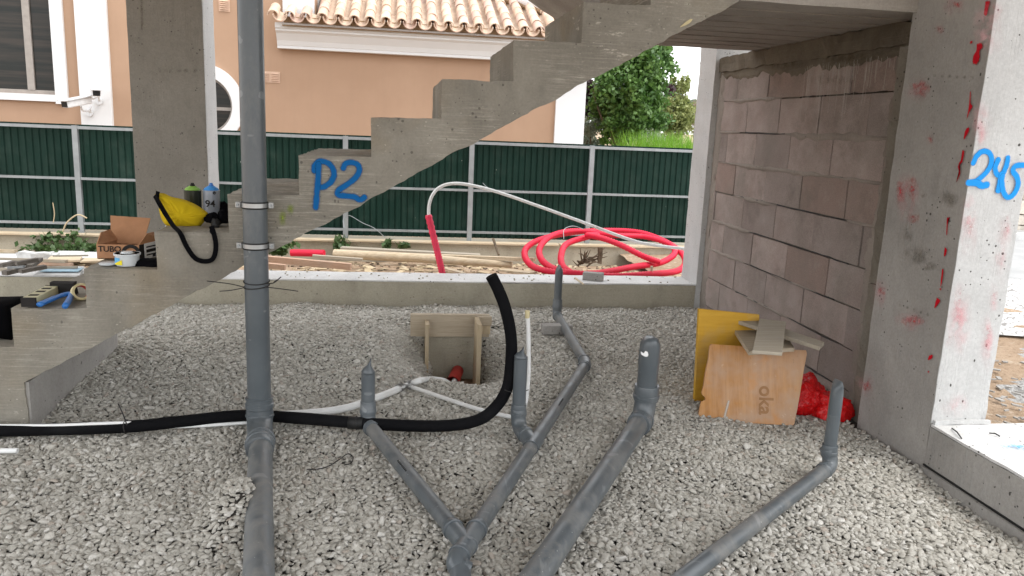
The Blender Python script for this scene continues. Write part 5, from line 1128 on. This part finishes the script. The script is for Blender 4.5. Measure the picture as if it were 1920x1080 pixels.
# weeds along the kerb
def weed(px, py, Y, w_, h, n, label, seed):
    c = P(px, py, Y=Y); t = thing('weed', label, 'weed', (c.x, c.y, dh(c.x, min(c.y, 9.0)))); r_ = random.Random(seed); st_ = []
    for k in range(max(3, n//60)):
        b = c+V((r_.uniform(-w_, w_), r_.uniform(-.06, .06), -h*.6)); st_.append(tube([b, b+V((r_.uniform(-.04, .04), 0, h*.6)), b+V((r_.uniform(-.07, .07), 0, h*1.3))], [.005, .004, .002], 5))
    put('stem', merge(*st_), 'weed', t); leafobj('leaves', [leaves(c, (w_*1.2, .12, h), n, .045, None, clumps=12, cl=.5, seed=seed)], 'weed', t)
weed(120, 452, 9.0, .26, .13, 130, 'straggly weed climbing the kerb behind the debris heap', 1); weed(90, 466, 8.9, .32, .05, 110, 'low weeds at the left end of the kerb', 2); weed(150, 466, 8.8, .22, .05, 130, 'low leafy weeds left of the cardboard box', 3)
weed(520, 465, 8.7, .17, .08, 260, 'bushy weed right of the downpipe at the kerb', 4); weed(640, 455, 9.0, .08, .13, 130, 'upright weed on the kerb above the pole end', 5); weed(726, 462, 9.0, .05, .08, 60, 'small weed on the kerb, middle', 6); weed(762, 458, 9.0, .08, .05, 60, 'small thin weed on the kerb right of the middle one', 7); weed(1900, 690, 5.0, .1, .02, 60, 'tiny weed on the bank outside at the right edge', 8); weed(180, 470, 8.6, .12, .07, 120, 'weed half hidden behind the cardboard box', 9)
def wire(name, pts, r, mat, label, cat): top(name, tube(catmull(pts, 6), r, 6), mat, label, cat)
wire('dry_stalk', [lg(118, 434, 8.9), lg(125, 418, 8.9), lg(140, 405, 8.9), lg(150, 403, 8.9), lg(163, 409, 8.9)], .008, 'straw', 'arching dry stalk in front of the leftmost fence post', 'stalk')
wire('dry_stalk', [lg(100, 417, 9.1), lg(102, 400, 9.1), lg(99, 380, 9.1)], .005, 'straw', 'upright dry stalk left of the leftmost fence post', 'stalk')
wire('thin_wire', [lg(645, 428, 9.0), lg(644, 410, 9.1), lg(655, 404, 9.2), lg(680, 418, 9.1), lg(702, 428, 9.0), lg(722, 445, 9.0)], .004, 'galv', 'thin pale wire looping off the fence post above the poles', 'wire')
wire('thin_wire', [lg(1057, 448, 7.8), lg(1058, 430, 7.9), lg(1075, 424, 8.0), lg(1095, 430, 8.0)], .004, 'galv', 'thin wire curling over the top of the red coil', 'wire')
wire('thin_wire', [lg(905, 343, 9.2), lg(912, 350, 9.2), lg(915, 352, 9.2)], .004, 'galv', 'short wire end on the fence post near the white pipe arch', 'wire')

# left debris heap behind the beam
def flat(px0, px1, py0, py1, Ya, Yb, th, mat, name, label, cat, z=.05):
    board4(name, [P(px0, py1, Y=Ya), P(px1, py1-2, Y=Ya), P(px1+4, py0, Y=Yb), P(px0+10, py0-1, Y=Yb)], th, mat, label, cat)
def flat2(px0, px1, py0, py1, z_, th, mat, name, label, cat): board4(name, [P(px0, py1, Z=z_), P(px1-3, py1, Z=z_), P(px1+6, py0, Z=z_), P(px0+22, py0, Z=z_)], th, mat, label, cat)
flat(100, 182, 471, 485, 7.8, 8.6, .02, 'foam', 'foam_sheet', 'white foam sheet behind the debris heap, left of the cardboard box', 'foam sheet')
flat2(62, 152, 499, 516, .225, .012, 'foam', 'foam_sheet', 'white and pale blue sheet lying at the back of the beam', 'foam sheet')
flat2(74, 150, 502, 508, .24, .006, 'film_blue', 'blue_film', 'pale blue film on top of the white sheet by the beam', 'film')
flat(150, 200, 484, 490, 7.3, 7.6, .015, 'timber_pale', 'timber_board', 'small pale board left of the tub lid', 'board')
flat(-30, 60, 476, 492, 7.6, 8.6, .02, 'foam', 'foam_sheet', 'white broken sheet under the dark bars at the left edge', 'foam sheet')
flat(85, 150, 481, 489, 7.4, 7.8, .02, 'timber_pale', 'timber_board', 'cream board across the middle of the debris heap', 'board')
bars = [((0, 499), (38, 489), 'timber_dark', .05), ((8, 512), (60, 500), 'timber_dark', .06), ((55, 500), (75, 486), 'timber_dark', .05), ((38, 509), (85, 500), 'timber_dark', .05), ((30, 494), (70, 487), 'timber_dark', .05), ((65, 493), (135, 496), 'timber_pink', .04), ((70, 488), (125, 490), 'timber', .04), ((-10, 485), (70, 487), 'timber_grey', .03), ((-10, 470), (30, 471), 'timber_pale', .04), ((100, 480), (165, 479), 'timber_grey', .02), ((60, 503), (145, 501), 'timber_grey', .03), ((0, 505), (30, 506), 'timber_grey', .04), ((15, 502), (45, 500), 'galv', .03)]
bl_ = ['dark weathered bar sloping up at the very left edge of the debris heap', 'longest dark bar, its blunt end nearest the beam in the debris heap', 'dark bar rising steeply in the middle of the debris heap', 'dark flat bar nearest the blue sheet in the debris heap', 'dark bar lying crosswise behind the longest one in the debris heap', 'pinkish lath lowest on the right of the debris heap', 'brown lath just above the pinkish one in the debris heap', 'long grey lath across the back of the debris heap', 'pale lath farthest back at the left edge, against the kerb', 'thin grey lath lying on the white foam sheet', 'grey lath lying over the blue film by the beam', 'grey lath at the left edge, nearest the beam', 'thin steel strip under the dark bars of the debris heap']
for i, (a, b, m_, w_) in enumerate(bars):
    zz_ = .24+.022*(i % 5)
    top('scrap_bar' if m_ == 'timber_dark' else 'scrap_lath', bar(P(a[0], a[1], Z=zz_), P(b[0], b[1], Z=zz_+.01), w_*.8, w_*.5), m_, bl_[i], 'bar' if m_ == 'timber_dark' else 'lath', 'dark bars in the debris heap' if m_ == 'timber_dark' else 'laths in the debris heap')
for i, (x, y) in enumerate(((50, 478), (68, 480), (84, 479), (95, 482))):
    c = P(x, y, Y=7.9); top('foam_piece', rough_box(c.x-.06, c.x+.06, c.y-.05, c.y+.05, c.z-.04, c.z+.03, .04, .015, i), 'foam', 'broken white foam lump behind the dark bars, %s' % ('leftmost of four', 'second from the left', 'third from the left', 'rightmost of four')[i], 'foam', 'white foam lumps in the debris heap')

# ------------------------------------------------------------------ things on the stair
# tub, lid and box on the third visible tread
Z1, Z2, Z0 = .741, .906, .568
c = P(233, 500, Z=Z1)+V((0, .045, 0)); tb = thing('plastic_tub', 'small milky plastic tub with a blue and yellow label on the stair', 'tub', c); k = 20.5*c.y/1490*1.03
ht = P(233, 474, Y=c.y).z-Z1
put('tub_top', lathe(c+V((0, 0, ht*.93)), [(0, k*.99), (.002, k*.97), (.004, k*.5), (.010, k*.42), (.011, k*.1)], 28), 'clear_plastic', tb, smooth=True, sharp=35)
put('tub_body', lathe(c, [(0, k*.88), (.002, k*.90), (ht*.82, k*.97), (ht*.84, k*1.06), (ht, k*1.07), (ht, k*.99), (ht*.3, k*.9)], 28), 'clear_plastic', tb, smooth=True, sharp=35)
def wraplabel(z0, z1, a0, a1, rr, mat, nm, par, cc, skew=0):
    vs, fs = [], []; n_ = 10
    for i in range(n_+1):
        a = a0+(a1-a0)*i/n_; vs += [cc+V((math.cos(a)*rr, math.sin(a)*rr, z0+skew*i/n_)), cc+V((math.cos(a)*rr, math.sin(a)*rr, z1))]
    for i in range(n_): fs.append((2*i, 2*i+2, 2*i+3, 2*i+1))
    put(nm, (vs, fs), mat, par, smooth=True)
R_ = math.radians
wraplabel(ht*.12, ht*.70, R_(195), R_(250), k*.975, 'sky_blue', 'label_print', tb, c); wraplabel(ht*.10, ht*.12, R_(200), R_(262), k*.985, 'lemon', 'label_print', tb, c, ht*.45)
c = P(200, 497, Z=Z1)+V((0, .02, 0)); top('tub_lid', lathe(c, [(0, .036), (.005, .038), (.007, .034)], 24), 'clear_plastic', 'round white lid lying beside the plastic tub', 'lid', smooth=True, sharp=35)
# cardboard box
b0 = P(184, 488, Z=Z1+.002); b0.y += 0.0; Yc = b0.y+.05
xl, xr_ = P(184, 487, Y=Yc).x, P(262, 487, Y=Yc).x; zb, zt2 = Z1, P(184, 458, Y=Yc).z
cb = thing('cardboard_box', 'open brown cardboard box printed TUBO standing on the stair', 'box', ((xl+xr_)/2, Yc+.1, Z1)); t3 = .004; Yd = Yc+.17; sk = .055
def quad(n, pts, m='cardboard', **k): 
    return put(n, slab4(pts, t3), m, cb, **k)
fl0, fr0, br0, bl0 = V((xl, Yc, zb)), V((xr_, Yc+.0, zb)), V((xr_+sk, Yd, zb)), V((xl+sk*.6, Yd, zb)); up3 = V((0, 0, zt2-zb))
quad('front_side', [fl0, fr0, fr0+up3, fl0+up3]); quad('right_side', [fr0+V((.003, 0, 0)), br0, br0+up3, fr0+up3+V((.003, 0, 0))], 'print_black', label='black printed right side'); quad('back_side', [bl0, br0, br0+up3, bl0+up3]); quad('left_side', [fl0, bl0, bl0+up3, fl0+up3])
quad('base', [fl0+V((0, 0, .003)), fr0+V((0, 0, .003)), br0+V((0, 0, .003)), bl0+V((0, 0, .003))])
quad('lid_flap', [P(208, 456, Y=Yd-.01), P(268, 458, Y=Yd-.01), P(282, 409, Y=Yd+.04), P(207, 404, Y=Yd+.04)])
quad('side_flap', [fl0+up3, bl0+up3, P(207, 430, Y=Yd-.01), P(190, 436, Y=Yc+.04)]); quad('side_flap', [fr0+up3, br0+up3, P(289, 435, Y=Yd-.01), P(276, 438, Y=Yc+.05)])
text_mesh('box_print', 'TUBO', .036, 'print_black', cb, frame4(V((xl+.052, Yc-.0035, zt2-.021)), (1, 0, 0), (0, 0, 1)), .0006)
put('box_print', (lambda A_: A_)(annulus(.026, .041, Yc-.003, Yc-.001, xr_-.035, zb+.026, 32)), 'print_black', cb)
lb0 = (fr0+br0)/2+V((-.002, -.012, .032)); dx_ = (br0-fr0).normalized(); nn = V((dx_.y, -dx_.x, 0))
put('shipping_label', obox(lb0+nn*.004, dx_*.048, nn*.0008, V((0, 0, .036))), 'print_white', cb); 
for k in range(3): put('label_print', obox(lb0+nn*.0055+V((0, 0, .018-.018*k)), dx_*.036, nn*.0004, V((0, 0, .003 if k != 1 else .007))), 'print_black', cb)
put('label_print', obox(lb0+nn*.0055+dx_*.02+V((0, 0, -.026)), dx_*.012, nn*.0004, V((0, 0, .006))), 'print_black', cb)
# silver film behind
c = P(283, 478, Z=Z1+.03); top('foil_bag', lump(V((c.x+.03, Yd+.05, Z1+.06)), (.045, .06, .11), 4, .35), 'foil', 'crumpled silver film between the cardboard box and the next step', 'film', smooth=True)
c = P(275, 500, Z=Z1); top('black_rag', lump(V((c.x+.0, c.y+.05, Z1+.008)), (.07, .05, .018), 5, .3), 'black_cloth', 'flat black scrap of cloth beside the plastic tub', 'cloth', smooth=True)
# yellow bag on the next tread
Zb = Z2; c = P(345, 425, Z=Zb); yb = thing('yellow_bag', 'yellow waist bag with a black strap hanging over the stair edge', 'bag', V((c.x, c.y+.06, Zb)))
Yg = c.y+.07
outl = [(290, 364), (306, 362), (322, 369), (345, 374), (368, 384), (386, 396), (392, 403), (388, 408), (376, 424), (362, 429), (340, 429), (318, 427), (305, 415), (299, 398), (296, 380)]
cx_, cz_ = 345, 402
def bagmesh():
    rim = catmull([P(x, y, Y=Yg) for x, y in outl+[outl[0]]], 3)[:-1]; m_ = len(rim); cc = P(cx_, cz_, Y=Yg); vs, fs = list(rim), []; prev = list(range(m_))
    for side in (-1, 1):
        pr = list(range(m_))
        for s_, dp_ in ((.82, .026), (.6, .045), (.32, .058)):
            st_ = len(vs)
            for i, p in enumerate(rim):
                q = cc+(p-cc)*s_; fold = .006*mnoise.noise(q*22)+.004*math.sin(i*1.7+s_*6); vs.append(q+V((0, side*(dp_+fold)*(.6 if side > 0 else 1), 0)))
            for i in range(m_): fs.append((pr[i], pr[(i+1) % m_], st_+(i+1) % m_, st_+i))
            pr = list(range(st_, st_+m_))
        vs.append(cc+V((0, side*.064*(.6 if side > 0 else 1), 0))); e_ = len(vs)-1
        for i in range(m_): fs.append((pr[i], pr[(i+1) % m_], e_))
    return vs, fs
put('pouch', bagmesh(), 'yellow_cloth', yb, smooth=True)
def webb(name, pts, wd, par, mat='black_cloth', nrm_=V((0, -1, 0)), th=.003):
    ps = catmull(pts, 6); vs, fs = [], []
    for i, p in enumerate(ps):
        t_ = (ps[min(i+1, len(ps)-1)]-ps[max(i-1, 0)]).normalized(); s = t_.cross(nrm_).normalized()*wd/2
        for dy in (0, th): vs += [p-s+nrm_*dy, p+s+nrm_*dy]
    for i in range(len(ps)-1):
        a = i*4; b = a+4; fs += [(a, b, b+1, a+1), (a+2, a+3, b+3, b+2), (a, a+2, b+2, b), (a+1, b+1, b+3, a+3)]
    put(name, (vs, fs), mat, par)
Ys = 3.485
webb('strap', [P(290, 366, Y=Yg-.02), P(298, 380, Y=Yg-.065), P(311, 402, Y=Yg-.075), P(325, 423, Y=min(Yg-.06, 3.56)), P(338, 437, Y=Ys), P(350, 462, Y=Ys), P(366, 484, Y=Ys), P(385, 490, Y=Ys), P(400, 484, Y=Ys), P(405, 462, Y=Ys), P(401, 437, Y=Ys), P(396, 424, Y=Ys-.0)], .020, yb)
webb('strap', [P(292, 364, Y=Yg-.02), P(299, 366, Y=Yg-.03)], .03, yb)
put('buckle', lump(P(398, 410, Y=Yg-.0), (.030, .028, .026), 11, .3), 'black_cloth', yb, smooth=True); put('buckle', lump(P(404, 420, Y=Yg-.03), (.020, .02, .024), 12, .3), 'black_rubber', yb, smooth=True)
webb('strap', [P(398, 424, Y=Ys+.03), P(396, 434, Y=Ys), P(402, 440, Y=Ys)], .012, yb)
put('strap_end', lump(P(419, 408, Y=Yg+.02), (.03, .03, .035), 15, .3), 'black_cloth', yb, smooth=True)
# spray cans
def can(px, base_y, topy, r, lab, body, cap, num=None):
    Yc_ = 3.5+.42; zb_ = Z2; c = V((P(px, 380, Y=Yc_).x, Yc_, zb_)); zt_ = P(px, topy, Y=Yc_).z-zb_
    t = thing('spray_can', lab, 'spray can', c)
    put('can_body', lathe(c, [(0, r*.96), (.004, r), (zt_*.78, r), (zt_*.785, r*1.04), (zt_*.80, r*1.04), (zt_*.805, r*.98)], 28), body, t, smooth=True, sharp=35)
    put('shoulder', lathe(c, [(zt_*.80, r*.96), (zt_*.86, r*.80), (zt_*.90, r*.48), (zt_*.915, r*.42)], 28), cap, t, smooth=True)
    put('nozzle', lathe(c, [(zt_*.91, r*.28), (zt_*.955, r*.28), (zt_*.96, r*.20), (zt_, r*.19)], 14), 'print_black' if num is None else 'blue', t, smooth=True, sharp=40)
    if num: text_mesh('can_print', num, .046, 'print_black', t, frame4(V((c.x+.002, c.y-r-.003, P(397, 381, Y=Yc_).z)), (1, 0, 0), (0, 0, 1)), .0006)
    if num: text_mesh('can_print', '®', .018, 'print_black', t, frame4(c+V((r*.55, -r*.86-.002, zt_*.74)), (.87, .5, 0), (0, 0, 1)), .0008)
    return c
can(362, 0, 343, .0385, 'dark spray can with green paint on its shoulder behind the yellow bag', 'dark_can', 'green_cap'); can(397, 0, 343, .0375, 'grey spray can numbered 94 with blue paint on its shoulder', 'grey_can', 'blue_cap', '94')
top('black_rag', lump(P(424, 405, Y=3.95), (.05, .04, .06), 21, .3), 'black_cloth', 'bunched black cloth behind the strap end, against the next riser', 'cloth', smooth=True)
# level, grip tool and tape on the lower tread
def L0(x, y, dz=0): return P(x, y, Z=Z0+dz)
a_, b_ = L0(55, 566, .022), L0(98, 543, .022); d = (b_-a_)
lv = thing('spirit_level', 'short cream and black spirit level lying on the lower step', 'spirit level', (a_+b_)/2-V((0, 0, .022)))
put('level_body', bar(a_, b_, .055, .036), 'level', lv, bevel=.002); dn = d.normalized(); sdv = V((dn.y, -dn.x, 0))
put('end_cap', bar(a_-dn*.012, a_, .057, .038), 'print_black', lv); put('end_cap', bar(b_, b_+dn*.008, .057, .038), 'print_black', lv)
for f in (.2, .5, .75): put('slot', obox(a_+d*f+V((0, 0, .0187)), dn*.012, sdv*.018, V((0, 0, .0008))), 'print_black', lv)
gt = thing('grip_tool', 'bright blue plastic grip tool lying beside the spirit level', 'tool', L0(105, 565))
put('handle', tube(catmull([L0(74, 571, .014), L0(90, 564, .016), L0(110, 556, .018), L0(128, 551, .020), L0(135, 553, .018)], 5), [.014]*9+[.012]*12, 10, flat=[.8]*21), 'blue', gt, smooth=True)
put('handle', tube(catmull([L0(134, 552, .018), L0(130, 562, .014), L0(122, 574, .012)], 5), .0125, 10), 'blue', gt, smooth=True); put('tip', tube([L0(124, 573, .012), L0(118, 575, .010)], [.012, .007], 8), 'blue', gt)
q = P(121, 545, Z=Z0+.02); top('black_clamp', merge(rough_box(q.x-.06, q.x+.04, q.y, q.y+.05, Z0+.002, Z0+.055, .02, .006, 4), rough_box(q.x-.09, q.x-.05, q.y-.03, q.y+.02, Z0+.002, Z0+.02, .02, .004, 5)), 'print_black', 'small black clamp behind the blue tool on the lower step', 'clamp')
tc = L0(147, 563, .0)+V((0, .03, .03)); ax = V((.55, -.75, .35)).normalized()
tr = thing('tape_roll', 'roll of cream masking tape leaning against the riser', 'tape roll', tc-V((0, 0, .03)))
put('tape', tube([tc-ax*.016, tc+ax*.016], .038, 28, caps=False), 'tape', tr, smooth=True); put('tape_face', merge(*[(lambda vs_: (vs_[0], vs_[1]))(tube([tc+ax*.016, tc+ax*.0161], [.038, .028], 28, caps=False)), tube([tc-ax*.016, tc-ax*.0161], [.038, .028], 28, caps=False)]), 'tape', tr)
put('core', tube([tc-ax*.016, tc+ax*.016], .028, 28, caps=False), 'dark_red', tr, smooth=True)
# black bag at the left edge
c = P(-25, 640, Z=.40)+V((0, .15, 0)); top('black_case', rough_box(c.x-.35, P(20, 600, Y=3.62).x, 3.60, 3.74, .40, P(10, 572, Y=3.6).z, .06, .012, 77), 'black_cloth', 'black soft case on the lowest visible step at the left edge', 'case', smooth=True)
